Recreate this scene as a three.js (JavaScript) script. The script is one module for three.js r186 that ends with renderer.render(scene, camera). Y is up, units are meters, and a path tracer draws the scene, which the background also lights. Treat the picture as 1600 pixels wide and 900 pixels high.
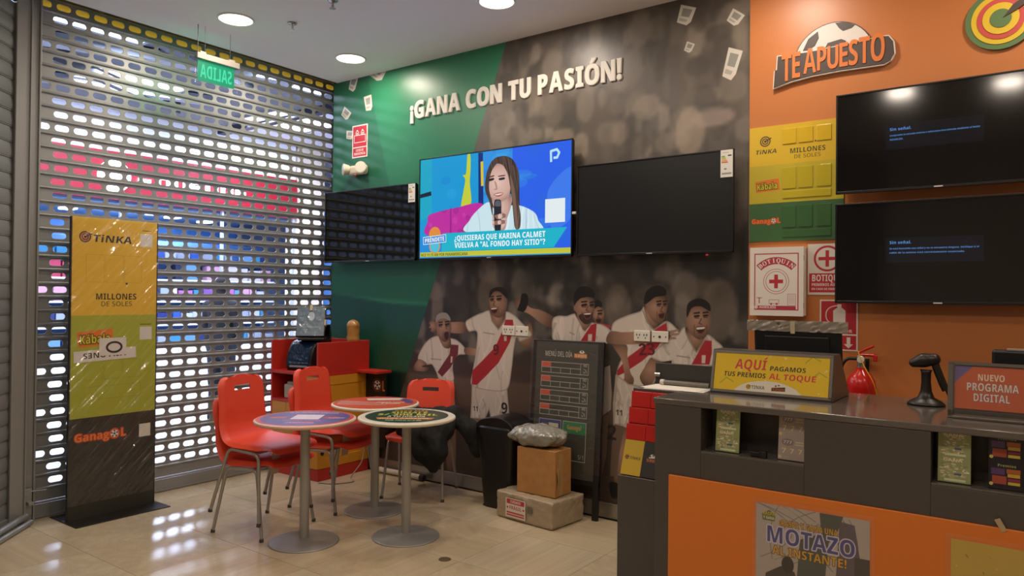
import * as THREE from 'three';
import { RoundedBoxGeometry } from 'three/addons/geometries/RoundedBoxGeometry.js';
import { TextGeometry } from 'three/addons/geometries/TextGeometry.js';
import { FontLoader } from 'three/addons/loaders/FontLoader.js';
import { MarchingCubes } from 'three/addons/objects/MarchingCubes.js';
import { ImprovedNoise } from 'three/addons/math/ImprovedNoise.js';
import { mergeGeometries, mergeVertices, toCreasedNormals } from 'three/addons/utils/BufferGeometryUtils.js';
import { RectAreaLightUniformsLib } from 'three/addons/lights/RectAreaLightUniformsLib.js';

// ---------------------------------------------------------------- camera, lights, exposure
const scene = new THREE.Scene();
scene.background = new THREE.Color(0x0a0a0b);
const camera = new THREE.PerspectiveCamera(42.79, 16 / 9, 0.05, 60);
camera.position.set(5.4, 1.5, 4.42);
camera.rotation.set(0.01004, 0.63224, 0.00944, 'YXZ');
const renderer = new THREE.WebGLRenderer({ antialias: true });
renderer.toneMapping = THREE.LinearToneMapping;
renderer.toneMappingExposure = 2.0;
renderer.shadowMap.enabled = true;
RectAreaLightUniformsLib.init();

const CEIL = 3.41;
const DOWNLIGHTS = [[0.81, 1.446], [0.82, 0.411], [2.494, 0.651], [4.15, 0.62], [5.6, 0.62], [2.45, 2.1], [4.28, 3.33], [5.11, 3.48], [2.6, 3.7], [6.6, 2.2]];
const LAMP_POWER = 58, LAMP_COLOR = 0xffeedc, LAMP_SIZE = 0.19;
function areaLight(color, intensity, w, h, [x, y, z], [tx, ty, tz]) {
  const l = new THREE.RectAreaLight(color, intensity, w, h);
  l.position.set(x, y, z); l.lookAt(tx, ty, tz); l.castShadow = true; scene.add(l);
  return l;
}
// daylight-white ceiling panels of the mall corridor beyond the shutter
const MALL_PANELS = [[-2.2, 0.9], [-2.2, -1.6], [-4.6, -0.4], [-4.6, -3.0], [-3.6, 3.4]];  // last one added out of view, to brighten screen reflections and the mall floor
const MALL_Y = 4.3;
for (const [x, z] of MALL_PANELS) areaLight(0xd6e2ff, 20, 1.2, 1.2, [x, MALL_Y - 0.07, z], [x, 0, z]);

// ---------------------------------------------------------------- helpers
const V2 = (x, y) => new THREE.Vector2(x, y), V3 = (x, y, z) => new THREE.Vector3(x, y, z);
let seedState = 7;
const rnd = (a = 0, b = 1) => { seedState = (Math.imul(seedState, 1664525) + 1013904223) >>> 0; return a + (b - a) * seedState / 4294967296; };
const taken = new Map();
const numbered = (name) => { const n = taken.get(name) ?? 0; taken.set(name, n + 1); return n ? name + '_' + String(n).padStart(3, '0') : name; };
const mat = (color, roughness = 0.6, metalness = 0, extra = {}) => new THREE.MeshStandardMaterial({ color, roughness, metalness, ...extra });
const shade = (m) => { m.castShadow = true; m.receiveShadow = true; return m; };
function mesh(name, geometry, material, parent) {          // a part of a thing
  const m = shade(new THREE.Mesh(Array.isArray(geometry) ? join(geometry) : geometry, material)); m.name = name; parent.add(m); return m;
}
function thing(name, label, category, [x, y, z] = [0, 0, 0], turn = 0, group) {
  const o = new THREE.Group(); o.name = numbered(name); o.position.set(x, y, z); o.rotation.y = turn;
  o.userData = { label, category }; if (group) o.userData.group = group;
  scene.add(o); return o;
}
function single(name, label, category, geometry, material, [x, y, z] = [0, 0, 0], group) {
  const m = shade(new THREE.Mesh(Array.isArray(geometry) ? join(geometry) : geometry, material)); m.name = numbered(name); m.position.set(x, y, z);
  m.userData = { label, category }; if (group) m.userData.group = group;
  scene.add(m); return m;
}
function struct(name, geometry, material, label) {
  const m = shade(new THREE.Mesh(Array.isArray(geometry) ? join(geometry) : geometry, material)); m.name = numbered(name);
  m.userData = { kind: 'structure' }; if (label) { m.userData.label = label; }
  scene.add(m); return m;
}
function structGroup(name, label) { const o = new THREE.Group(); o.name = name; o.userData = { kind: 'structure', label }; scene.add(o); return o; }
function dup(root, [x, y, z], turn, label) { const c = root.clone(); c.name = numbered(root.name); c.position.set(x, y, z); c.rotation.y = turn; c.userData = { ...root.userData, label }; scene.add(c); return c; }
function join(list) { const l = list.map((g) => { const n = g.index ? g.toNonIndexed() : g; for (const k of Object.keys(n.attributes)) if (!['position', 'normal', 'uv'].includes(k)) n.deleteAttribute(k); return n; }); return mergeGeometries(l); }
const box = (w, h, d, x = 0, y = 0, z = 0) => new THREE.BoxGeometry(w, h, d).translate(x, y, z);
function rbox(w, h, d, x = 0, y = 0, z = 0, r = 0.004, s = 2) { return new RoundedBoxGeometry(w, h, d, s, Math.min(r, w * 0.49, h * 0.49, d * 0.49)).translate(x, y, z); }
const span = (x0, x1, y0, y1, z0, z1, r = 0.003) => rbox(x1 - x0, y1 - y0, z1 - z0, (x0 + x1) / 2, (y0 + y1) / 2, (z0 + z1) / 2, r);
const cyl = (r0, r1, h, x = 0, y = 0, z = 0, n = 24) => new THREE.CylinderGeometry(r1, r0, h, n).translate(x, y, z);   // r0 below, r1 above
const tube = (pts, r, n = 24, k = 8, tension = 0.5) => new THREE.TubeGeometry(new THREE.CatmullRomCurve3(pts, false, 'catmullrom', tension), n, r, k);
const lathe = (pts, n = 32) => new THREE.LatheGeometry(pts.map(([r, y]) => V2(r, y)), n);
function rod(a, b, r, n = 10) { const d = b.clone().sub(a), g = new THREE.CylinderGeometry(r, r, d.length(), n); g.applyQuaternion(new THREE.Quaternion().setFromUnitVectors(V3(0, 1, 0), d.clone().normalize())); return g.translate((a.x + b.x) / 2, (a.y + b.y) / 2, (a.z + b.z) / 2); }
// a thin slab with a picture on its +z face; the edges take the colour of the picture's corner
function slab(w, h, t) { const g = new THREE.BoxGeometry(w, h, t), uv = g.attributes.uv; for (let i = 0; i < 24; i++) if (i < 16 || i > 19) uv.setXY(i, 0.004, 0.004); return g; }
function bentPath(pts, bend) {                                    // straight runs joined with rounded bends
  const path = new THREE.CurvePath(); let from = pts[0];
  for (let i = 1; i < pts.length - 1; i++) {
    const a = pts[i].clone().add(pts[i - 1].clone().sub(pts[i]).setLength(bend)), b = pts[i].clone().add(pts[i + 1].clone().sub(pts[i]).setLength(bend));
    path.add(new THREE.LineCurve3(from, a)); path.add(new THREE.QuadraticBezierCurve3(a, pts[i], b)); from = b;
  }
  path.add(new THREE.LineCurve3(from, pts.at(-1))); return path;
}
const bentTube = (pts, r, bend = 0.05, n = 40, k = 10) => new THREE.TubeGeometry(bentPath(pts, bend), n, r, k);
// a curved sheet with thickness, cells inside hole() left out, all borders closed
function sheet(fn, nu, nv, t, hole = () => false) {
  const P = [], N = [], e = 1e-3;
  for (let j = 0; j <= nv; j++) for (let i = 0; i <= nu; i++) {
    const u = i / nu, v = j / nv, p = fn(u, v), pu = fn(Math.min(1, u + e), v).sub(fn(Math.max(0, u - e), v)), pv = fn(u, Math.min(1, v + e)).sub(fn(u, Math.max(0, v - e)));
    P.push(p); N.push(pu.cross(pv).normalize());
  }
  const pos = [], uvs = [], idx = [], W = nu + 1, half = P.length;
  for (const s of [0, -t]) P.forEach((p, i) => { const q = p.clone().addScaledVector(N[i], s); pos.push(q.x, q.y, q.z); uvs.push((i % W) / nu, Math.floor(i / W) / nv); });
  const edges = new Map(), key = (a, b) => a + ',' + b;
  for (let j = 0; j < nv; j++) for (let i = 0; i < nu; i++) {
    if (hole((i + 0.5) / nu, (j + 0.5) / nv)) continue;
    const a = j * W + i, b = a + 1, c = a + W + 1, d = a + W;
    idx.push(a, b, c, a, c, d, a + half, c + half, b + half, a + half, d + half, c + half);
    for (const [p, q] of [[a, b], [b, c], [c, d], [d, a]]) { if (edges.has(key(q, p))) edges.delete(key(q, p)); else edges.set(key(p, q), [p, q]); }
  }
  for (const [p, q] of edges.values()) idx.push(p, p + half, q + half, p, q + half, q);
  const g = new THREE.BufferGeometry();
  g.setAttribute('position', new THREE.Float32BufferAttribute(pos, 3)); g.setAttribute('uv', new THREE.Float32BufferAttribute(uvs, 2)); g.setIndex(idx);
  return toCreasedNormals(g, 0.9);
}
// marching cubes over a signed distance
function blob(res, [cx, cy, cz], half, dist) {
  const mc = new MarchingCubes(res, new THREE.MeshStandardMaterial(), false, false, 120000), s = mc.size, h = mc.halfsize; mc.isolation = 0;
  for (let k = 0; k < s; k++) for (let j = 0; j < s; j++) for (let i = 0; i < s; i++) mc.field[i + j * s + k * s * s] = -dist(cx + half * (i - h) / h, cy + half * (j - h) / h, cz + half * (k - h) / h) / half;
  mc.update();
  const g = new THREE.BufferGeometry(), n = mc.count;
  g.setAttribute('position', new THREE.Float32BufferAttribute(mc.positionArray.slice(0, n * 3), 3));
  g.setAttribute('normal', new THREE.Float32BufferAttribute(mc.normalArray.slice(0, n * 3), 3));
  return g.scale(half, half, half).translate(cx, cy, cz);
}
function capsules(list, k) {                                       // [ax,ay,az, bx,by,bz, ra, rb] joined smoothly
  return (x, y, z) => {
    let d = 1e3;
    for (const [ax, ay, az, bx, by, bz, ra, rb] of list) {
      const ux = bx - ax, uy = by - ay, uz = bz - az, t = Math.min(1, Math.max(0, ((x - ax) * ux + (y - ay) * uy + (z - az) * uz) / (ux * ux + uy * uy + uz * uz + 1e-9)));
      const e = Math.hypot(x - ax - ux * t, y - ay - uy * t, z - az - uz * t) - (ra + (rb - ra) * t), m = Math.max(k - Math.abs(d - e), 0) / k;
      d = Math.min(d, e) - m * m * k / 4;
    }
    return d;
  };
}
const noise = new ImprovedNoise();

// pictures
function picture(w, h, draw) {
  const c = document.createElement('canvas'); c.width = w; c.height = h; const g = c.getContext('2d'); draw(g, w, h);
  const t = new THREE.CanvasTexture(c); t.colorSpace = THREE.SRGBColorSpace; t.magFilter = THREE.LinearFilter; return t;
}
const fill = (g, c, x, y, w, h) => { g.fillStyle = c; g.fillRect(x, y, w, h); };
function pathOf(g, pts, smooth) {
  g.beginPath();
  if (!smooth) { pts.forEach(([x, y], i) => (i ? g.lineTo(x, y) : g.moveTo(x, y))); g.closePath(); return; }
  const n = pts.length, at = (i) => pts[(i + n) % n]; g.moveTo(...pts[0]);          // a rounded outline through all points
  for (let i = 0; i < n; i++) { const [a, b, c, d] = [at(i - 1), at(i), at(i + 1), at(i + 2)], k = 0.155; g.bezierCurveTo(b[0] + (c[0] - a[0]) * k, b[1] + (c[1] - a[1]) * k, c[0] - (d[0] - b[0]) * k, c[1] - (d[1] - b[1]) * k, c[0], c[1]); }
  g.closePath();
}
function shape(g, c, pts, smooth = 0) { pathOf(g, pts, smooth); g.fillStyle = c; g.fill(); }
// text stretched to width w with its capitals h high, baseline at y
function words(g, s, x, y, w, h, c, { font = 'bold', stroke, lw = 4, skew = 0, family = 'sans-serif', alpha = 1 } = {}) {
  g.save(); g.font = font + ' 100px ' + family; const m = g.measureText(s).width; g.translate(x, y); g.transform(1, 0, skew, 1, 0, 0); g.scale(w / m, h / 71); g.globalAlpha = alpha;
  if (stroke) { g.strokeStyle = stroke; g.lineWidth = lw * 71 / h; g.lineJoin = 'round'; g.strokeText(s, 0, 0); }
  g.fillStyle = c; g.fillText(s, 0, 0); g.restore();
}
function disc(g, x, y, r, c, ry = r) { g.beginPath(); g.ellipse(x, y, r, ry, 0, 0, 7); g.fillStyle = c; g.fill(); }
function targetLogo(g, x, y, r, dark, light) { disc(g, x, y, r, dark); disc(g, x, y, r * 0.8, light); disc(g, x, y, r * 0.6, dark); disc(g, x, y, r * 0.42, light); disc(g, x, y, r * 0.22, dark); g.strokeStyle = dark; g.lineWidth = r * 0.22; g.beginPath(); g.moveTo(x, y); g.lineTo(x + r * 1.15, y - r * 0.6); g.stroke(); }
function drawLotto(g, x, y, w, h, dark = '#1d2b45', ring = '#c8643a') { targetLogo(g, x + h * 0.6, y - h * 0.5, h * 0.62, dark, ring); words(g, 'TiNKA', x + h * 1.35, y, w - h * 1.35, h * 0.78, dark, { skew: -0.15 }); }
function drawKab(g, x, y, w, h) { g.save(); g.translate(x, y); g.rotate(-0.04); shape(g, '#e0782e', [[0, -h], [w, -h * 1.12], [w * 1.02, 0], [w * 0.03, h * 0.08]]); words(g, 'Kábala', w * 0.06, -h * 0.16, w * 0.88, h * 0.6, '#d7c92f', { stroke: '#4b4a16', lw: h * 0.14 }); g.restore(); }
function ball(g, x, y, r, dark = '#4a403c') { disc(g, x, y, r, '#e9e4de'); for (let i = 0; i < 5; i++) { const a = i * 1.2566 - 1.57; disc(g, x + Math.cos(a) * r * 0.72, y + Math.sin(a) * r * 0.72, r * 0.24, dark); } disc(g, x, y, r * 0.3, dark); }
function drawGol(g, x, y, w, h) { words(g, 'Ganag', x, y, w * 0.66, h * 0.75, '#e8853c', { stroke: '#c8451f', lw: h * 0.16 }); disc(g, x + w * 0.76, y - h * 0.36, h * 0.55, '#d8572b'); ball(g, x + w * 0.76, y - h * 0.36, h * 0.38); words(g, 'L', x + w * 0.87, y, w * 0.12, h * 0.8, '#e8853c', { stroke: '#c8451f', lw: h * 0.16 }); }
function drawBet(g, x, y, w, h) { disc(g, x + w * 0.45, y - h * 0.55, w * 0.24, '#dcd6d0', h * 0.5); disc(g, x + w * 0.3, y - h * 0.78, w * 0.06, '#55493f', h * 0.13); disc(g, x + w * 0.52, y - h * 0.9, w * 0.07, '#55493f', h * 0.1); shape(g, '#3b302b', [[x, y - h * 0.5], [x + w, y - h * 0.68], [x + w, y - h * 0.06], [x, y]]); words(g, 'TE APUESTO', x + w * 0.05, y - h * 0.12, w * 0.9, h * 0.34, '#e0762e'); }
const film = new THREE.MeshPhysicalMaterial({ color: 0xffffff, transmission: 1, roughness: 0.1, thickness: 0, ior: 1.42 });
const MURAL_SHAPES = [
  ['skin', 1, [[1.717, 1.283], [1.572, 1.284], [1.489, 1.27], [1.565, 1.2], [1.734, 1.21]]],
  ['skin', 1, [[1.414, 1.286], [1.363, 1.291], [1.329, 1.271], [1.346, 1.252], [1.326, 1.229], [1.359, 1.225], [1.347, 1.204], [1.39, 1.193], [1.427, 1.205]]],
  ['shorts', 0, [[1.445, 0.825], [1.6, 0.846], [1.624, 0.596], [1.632, 0.457], [1.505, 0.442], [1.476, 0.582]]],
  ['skin', 0, [[1.491, 0.461], [1.632, 0.477], [1.631, 0.07], [1.551, 0.058]]],
  ['jersey', 1, [[1.212, 0.972], [1.263, 1.071], [1.339, 1.141], [1.427, 1.17], [1.549, 1.159], [1.631, 1.144], [1.707, 1.093], [1.723, 1.039], [1.648, 1.026], [1.6, 0.976], [1.59, 0.914], [1.598, 0.822], [1.463, 0.803], [1.414, 0.877], [1.368, 0.934], [1.308, 0.931]]],
  ['skin', 1, [[1.224, 0.969], [1.165, 0.901], [1.172, 0.873], [1.309, 0.876], [1.334, 0.907], [1.256, 0.911], [1.311, 0.94]]],
  ['skin', 1, [[1.716, 1.09], [1.845, 1.084], [1.929, 1.092], [1.97, 1.07], [1.953, 1.027], [1.907, 1.04], [1.845, 1.033], [1.72, 1.038]]],
  ['sashdark', 0, [[1.566, 1.106], [1.647, 1.105], [1.643, 1.034], [1.568, 0.925], [1.479, 0.844], [1.431, 0.878], [1.494, 0.957], [1.556, 1.029]]],
  ['skin', 1, [[1.437, 1.18], [1.548, 1.184], [1.566, 1.086], [1.492, 1.082]]],
  ['skin', 1, [[1.409, 1.292], [1.447, 1.325], [1.53, 1.327], [1.562, 1.29], [1.569, 1.222], [1.549, 1.159], [1.521, 1.126], [1.478, 1.129], [1.432, 1.167], [1.41, 1.229]]],
  ['grayhair', 1, [[1.406, 1.273], [1.413, 1.33], [1.463, 1.356], [1.521, 1.353], [1.555, 1.321], [1.558, 1.294], [1.489, 1.31], [1.439, 1.299]]],
  ['mouth', 1, [[1.499, 1.197], [1.54, 1.203], [1.546, 1.159], [1.521, 1.136], [1.499, 1.157]]],
  ['eye', 1, [[1.439, 1.262], [1.476, 1.267], [1.476, 1.254], [1.44, 1.248]]],
  ['eye', 1, [[1.506, 1.268], [1.547, 1.274], [1.547, 1.261], [1.51, 1.254]]],
  ['skin', 0, [[1.795, 0.55], [1.913, 0.556], [1.906, 0.426], [1.819, 0.402]]],
  ['skin', 0, [[1.99, 0.571], [2.141, 0.587], [2.126, 0.453], [2.042, 0.443]]],
  ['shorts', 0, [[1.786, 0.812], [2.126, 0.809], [2.15, 0.613], [2.133, 0.577], [1.973, 0.565], [1.957, 0.629], [1.921, 0.554], [1.774, 0.544], [1.782, 0.672]]],
  ['skin', 1, [[2.23, 1.188], [2.327, 1.306], [2.353, 1.239], [2.345, 1.17], [2.308, 1.111], [2.259, 1.131]]],
  ['jersey', 1, [[1.717, 1.286], [1.779, 1.327], [1.88, 1.365], [1.963, 1.377], [2.04, 1.251], [2.097, 1.372], [2.177, 1.358], [2.257, 1.299], [2.345, 1.215], [2.244, 1.16], [2.208, 1.187], [2.185, 1.093], [2.168, 0.952], [2.126, 0.798], [1.971, 0.773], [1.786, 0.8], [1.793, 0.915], [1.822, 1.05], [1.831, 1.213], [1.749, 1.217]]],
  ['sash', 0, [[2.105, 1.317], [2.174, 1.319], [2.18, 1.261], [2.147, 1.149], [2.043, 0.991], [1.909, 0.869], [1.833, 0.807], [1.786, 0.808], [1.791, 0.915], [1.892, 1], [2.012, 1.108], [2.077, 1.228]]],
  ['skin', 1, [[1.966, 1.379], [2.097, 1.382], [2.098, 1.323], [2.037, 1.251], [1.982, 1.308]]],
  ['skin', 1, [[1.95, 1.486], [1.98, 1.528], [2.058, 1.537], [2.113, 1.494], [2.12, 1.429], [2.097, 1.364], [2.046, 1.331], [1.994, 1.344], [1.966, 1.389], [1.952, 1.439]]],
  ['hair', 1, [[1.95, 1.48], [1.958, 1.534], [2.014, 1.56], [2.088, 1.556], [2.122, 1.517], [2.119, 1.476], [2.096, 1.493], [2.044, 1.528], [1.992, 1.525]]],
  ['mouth', 1, [[1.969, 1.401], [2.023, 1.406], [2.026, 1.378], [2.001, 1.361], [1.975, 1.373]]],
  ['teeth', 1, [[1.972, 1.401], [2.02, 1.405], [2.019, 1.396], [1.975, 1.391]]],
  ['eye', 1, [[1.962, 1.474], [1.992, 1.477], [1.992, 1.464], [1.962, 1.46]]],
  ['eye', 1, [[2.022, 1.477], [2.064, 1.481], [2.064, 1.468], [2.025, 1.463]]],
  ['skin', 1, [[2.191, 1.448], [2.219, 1.483], [2.255, 1.483], [2.326, 1.415], [2.423, 1.394], [2.542, 1.344], [2.543, 1.268], [2.444, 1.293], [2.326, 1.361], [2.241, 1.391], [2.198, 1.419]]],
  ['black', 1, [[2.254, 1.51], [2.294, 1.512], [2.311, 1.484], [2.305, 1.426], [2.273, 1.38], [2.234, 1.385], [2.216, 1.394], [2.238, 1.448]]],
  ['jersey', 1, [[2.529, 1.335], [2.575, 1.358], [2.64, 1.358], [2.715, 1.375], [2.756, 1.308], [2.795, 1.26], [2.825, 1.31], [2.887, 1.317], [2.945, 1.301], [3, 1.26], [2.974, 1.182], [2.931, 1.18], [2.564, 1.168], [2.523, 1.256]]],
  ['sash', 0, [[2.844, 1.302], [2.887, 1.312], [2.877, 1.188], [2.76, 1.186]]],
  ['skin', 1, [[2.718, 1.378], [2.85, 1.381], [2.838, 1.305], [2.788, 1.263], [2.754, 1.313]]],
  ['skin', 1, [[2.874, 1.425], [2.917, 1.431], [2.944, 1.399], [2.944, 1.346], [2.924, 1.313], [2.881, 1.317], [2.856, 1.365]]],
  ['hair', 1, [[2.865, 1.414], [2.867, 1.464], [2.898, 1.473], [2.926, 1.452], [2.924, 1.425], [2.895, 1.43]]],
  ['mouth', 1, [[2.881, 1.342], [2.924, 1.345], [2.918, 1.318], [2.887, 1.317]]],
  ['eye', 1, [[2.895, 1.385], [2.927, 1.388], [2.927, 1.379], [2.895, 1.377]]],
  ['skin', 1, [[2.702, 1.444], [2.723, 1.493], [2.792, 1.505], [2.862, 1.478], [2.868, 1.419], [2.858, 1.365], [2.832, 1.316], [2.794, 1.307], [2.75, 1.341], [2.724, 1.384], [2.702, 1.403]]],
  ['hair', 1, [[2.704, 1.433], [2.706, 1.515], [2.741, 1.557], [2.804, 1.568], [2.861, 1.538], [2.867, 1.492], [2.817, 1.494], [2.761, 1.485], [2.727, 1.46]]],
  ['beard', 1, [[2.743, 1.362], [2.781, 1.379], [2.85, 1.381], [2.856, 1.354], [2.832, 1.312], [2.794, 1.305], [2.759, 1.33]]],
  ['mouth', 1, [[2.783, 1.379], [2.841, 1.384], [2.834, 1.351], [2.806, 1.342], [2.789, 1.355]]],
  ['teeth', 1, [[2.787, 1.378], [2.838, 1.383], [2.834, 1.373], [2.791, 1.37]]],
  ['eye', 1, [[2.765, 1.441], [2.805, 1.448], [2.806, 1.433], [2.768, 1.428]]],
  ['eye', 1, [[2.833, 1.445], [2.863, 1.446], [2.863, 1.434], [2.833, 1.431]]],
  ['redpatch', 0, [[2.918, 1.318], [2.991, 1.302], [3.017, 1.276], [2.967, 1.291]]],
  ['shorts', 0, [[3.035, 0.974], [3.181, 0.922], [3.305, 0.911], [3.296, 0.762], [3.263, 0.657], [3.138, 0.622], [3.021, 0.629], [3.017, 0.777]]],
  ['skin', 0, [[3.02, 0.614], [3.149, 0.629], [3.105, 0.231], [3.033, 0.22]]],
  ['jersey', 1, [[3.012, 1.316], [3.108, 1.369], [3.211, 1.402], [3.243, 1.432], [3.274, 1.339], [3.316, 1.292], [3.399, 1.343], [3.46, 1.309], [3.489, 1.255], [3.446, 1.118], [3.381, 1.074], [3.294, 0.905], [3.158, 0.91], [3.047, 0.959], [3.066, 1.055], [3.116, 1.131], [3.104, 1.172], [3.004, 1.188]]],
  ['sash', 0, [[3.322, 1.286], [3.401, 1.333], [3.408, 1.282], [3.342, 1.173], [3.231, 1.075], [3.094, 0.985], [3.047, 0.964], [3.047, 1.001], [3.134, 1.1], [3.275, 1.201]]],
  ['skin', 1, [[3.004, 1.183], [3.112, 1.178], [3.124, 1.1], [3.146, 0.997], [3.172, 0.952], [3.159, 0.899], [3.115, 0.888], [3.079, 0.911], [3.102, 0.963], [3.078, 1.076]]],
  ['skin', 1, [[3.245, 1.446], [3.334, 1.437], [3.346, 1.336], [3.313, 1.289], [3.268, 1.339]]],
  ['skin', 1, [[3.251, 1.462], [3.289, 1.503], [3.378, 1.514], [3.402, 1.494], [3.409, 1.439], [3.395, 1.388], [3.379, 1.342], [3.346, 1.324], [3.308, 1.34], [3.274, 1.385]]],
  ['hair', 1, [[3.243, 1.451], [3.25, 1.518], [3.289, 1.56], [3.35, 1.572], [3.394, 1.55], [3.394, 1.511], [3.323, 1.498], [3.279, 1.467]]],
  ['mouth', 1, [[3.348, 1.387], [3.39, 1.393], [3.379, 1.359], [3.352, 1.362]]],
  ['eye', 1, [[3.334, 1.453], [3.362, 1.458], [3.362, 1.448], [3.334, 1.444]]],
  ['eye', 1, [[3.378, 1.456], [3.4, 1.459], [3.4, 1.449], [3.378, 1.447]]],
  ['skin', 1, [[2.991, 1.26], [3.086, 1.26], [3.19, 1.267], [3.427, 1.28], [3.434, 1.253], [3.432, 1.223], [3.428, 1.22], [3.185, 1.184], [2.974, 1.182]]],
  ['skin', 1, [[3.302, 1.105], [3.397, 1.075], [3.349, 1.011], [3.294, 0.917], [3.252, 0.91], [3.215, 0.966], [3.249, 1.035]]],
  ['jersey', 1, [[3.298, 1.105], [3.348, 1.173], [3.423, 1.227], [3.482, 1.265], [3.531, 1.304], [3.603, 1.161], [3.669, 1.265], [3.734, 1.231], [3.782, 1.176], [3.73, 1.081], [3.446, 1.038], [3.398, 1.07]]],
  ['sash', 0, [[3.659, 1.23], [3.704, 1.228], [3.705, 1.152], [3.69, 1.081], [3.573, 1.074], [3.603, 1.127]]],
  ['skin', 1, [[3.534, 1.307], [3.674, 1.297], [3.659, 1.247], [3.605, 1.166], [3.561, 1.233]]],
  ['skin', 1, [[3.534, 1.361], [3.56, 1.431], [3.622, 1.452], [3.683, 1.433], [3.699, 1.375], [3.689, 1.307], [3.659, 1.247], [3.623, 1.234], [3.582, 1.254], [3.55, 1.292]]],
  ['hair', 1, [[3.541, 1.371], [3.544, 1.451], [3.59, 1.486], [3.647, 1.487], [3.688, 1.458], [3.693, 1.414], [3.632, 1.442], [3.575, 1.432]]],
  ['mouth', 1, [[3.604, 1.309], [3.658, 1.316], [3.653, 1.286], [3.631, 1.271], [3.61, 1.283]]],
  ['teeth', 1, [[3.606, 1.308], [3.657, 1.314], [3.653, 1.302], [3.61, 1.296]]],
  ['eye', 1, [[3.589, 1.384], [3.622, 1.388], [3.622, 1.377], [3.591, 1.373]]],
  ['eye', 1, [[3.648, 1.389], [3.678, 1.392], [3.678, 1.382], [3.65, 1.378]]],
  ['crest', 0, [[2.091, 1.196], [2.12, 1.197], [2.117, 1.157], [2.094, 1.156]]],
  ['crest', 0, [[1.569, 1.012], [1.588, 1.013], [1.584, 0.963], [1.566, 0.962]]],
  ['crest', 0, [[2.82, 1.236], [2.852, 1.238], [2.85, 1.19], [2.818, 1.189]]],
  ['crest', 0, [[3.64, 1.137], [3.667, 1.138], [3.663, 1.087], [3.639, 1.086]]],
  ['mark', 0, [[1.892, 1.217], [2.007, 1.207], [2.008, 1.2], [1.892, 1.21]]],
  ['mark', 0, [[1.355, 0.984], [1.47, 0.983], [1.47, 0.976], [1.355, 0.977]]],
  ['mark', 0, [[3.472, 1.128], [3.564, 1.119], [3.564, 1.112], [3.472, 1.121]]],
  ['mark', 0, [[2.667, 1.248], [2.713, 1.232], [2.71, 1.225], [2.667, 1.241]]],
  ['mark', 0, [[1.963, 1.37], [1.982, 1.308], [2.04, 1.248], [2.098, 1.321], [2.103, 1.366], [2.112, 1.366], [2.107, 1.314], [2.04, 1.234], [1.973, 1.301], [1.954, 1.365]]],
  ['mark', 0, [[3.236, 1.413], [3.268, 1.336], [3.316, 1.288], [3.349, 1.314], [3.353, 1.308], [3.316, 1.278], [3.262, 1.329], [3.23, 1.407]]],
  ['mark', 0, [[3.531, 1.29], [3.563, 1.226], [3.605, 1.161], [3.662, 1.242], [3.668, 1.238], [3.607, 1.147], [3.555, 1.219], [3.525, 1.284]]],
  ['finger', 1, [[3.427, 1.282], [3.482, 1.292], [3.489, 1.286], [3.445, 1.267], [3.427, 1.266]]],
  ['finger', 1, [[3.427, 1.264], [3.485, 1.268], [3.489, 1.26], [3.434, 1.248]]],
  ['finger', 1, [[3.428, 1.244], [3.468, 1.239], [3.466, 1.229], [3.428, 1.228]]],
  ['shorts', 0, [[3.045, 0.973], [3.135, 0.917], [3.26, 0.91], [3.248, 0.825], [3.137, 0.713], [3.112, 0.636], [3.023, 0.638], [3.028, 0.793]]],
  ['skindk', 0, [[3.029, 0.638], [3.106, 0.63], [3.069, 0.443], [3.052, 0.292], [3, 0.284], [3.011, 0.481]]],
  ['black', 1, [[2.994, 0.237], [3.058, 0.241], [3.063, 0.156], [3.014, 0.142]]],
  ['shirtdk', 0, [[2.927, 1.005], [2.993, 1.033], [3.008, 0.849], [3.002, 0.733], [2.93, 0.68]]],
  ['skindk', 0, [[2.93, 0.68], [2.983, 0.697], [2.972, 0.43], [2.934, 0.262]]]
];
const MURAL_NUMBERS = [['6', 1.549, 0.68, 0.085, 0], ['9', 2.019, 1.084, 0.085, 0], ['9', 2.103, 0.655, 0.09, 0], ['11', 1.827, 0.622, 0.038, 0], ['23', 3.264, 1.154, 0.085, -0.1], ['2', 3.01, 0.579, 0.11, 0], ['11', 3.067, 0.717, 0.04, 0]];
const MURAL_NOTES = [[0.389, 3.37, 0.1, 0.137, 0.3], [0.682, 3.423, 0.234, 0.123, 0.5], [0.59, 3.169, 0.096, 0.146, -0.2], [0.3, 3.114, 0.119, 0.092, 0.6], [0.355, 2.917, 0.1, 0.08, 0.1], [3.52, 3.299, 0.111, 0.124, 0.3], [3.84, 3.213, 0.094, 0.087, 0.6], [3.543, 3.089, 0.06, 0.065, 0.4], [3.821, 2.933, 0.095, 0.197, 0.25]];
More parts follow.
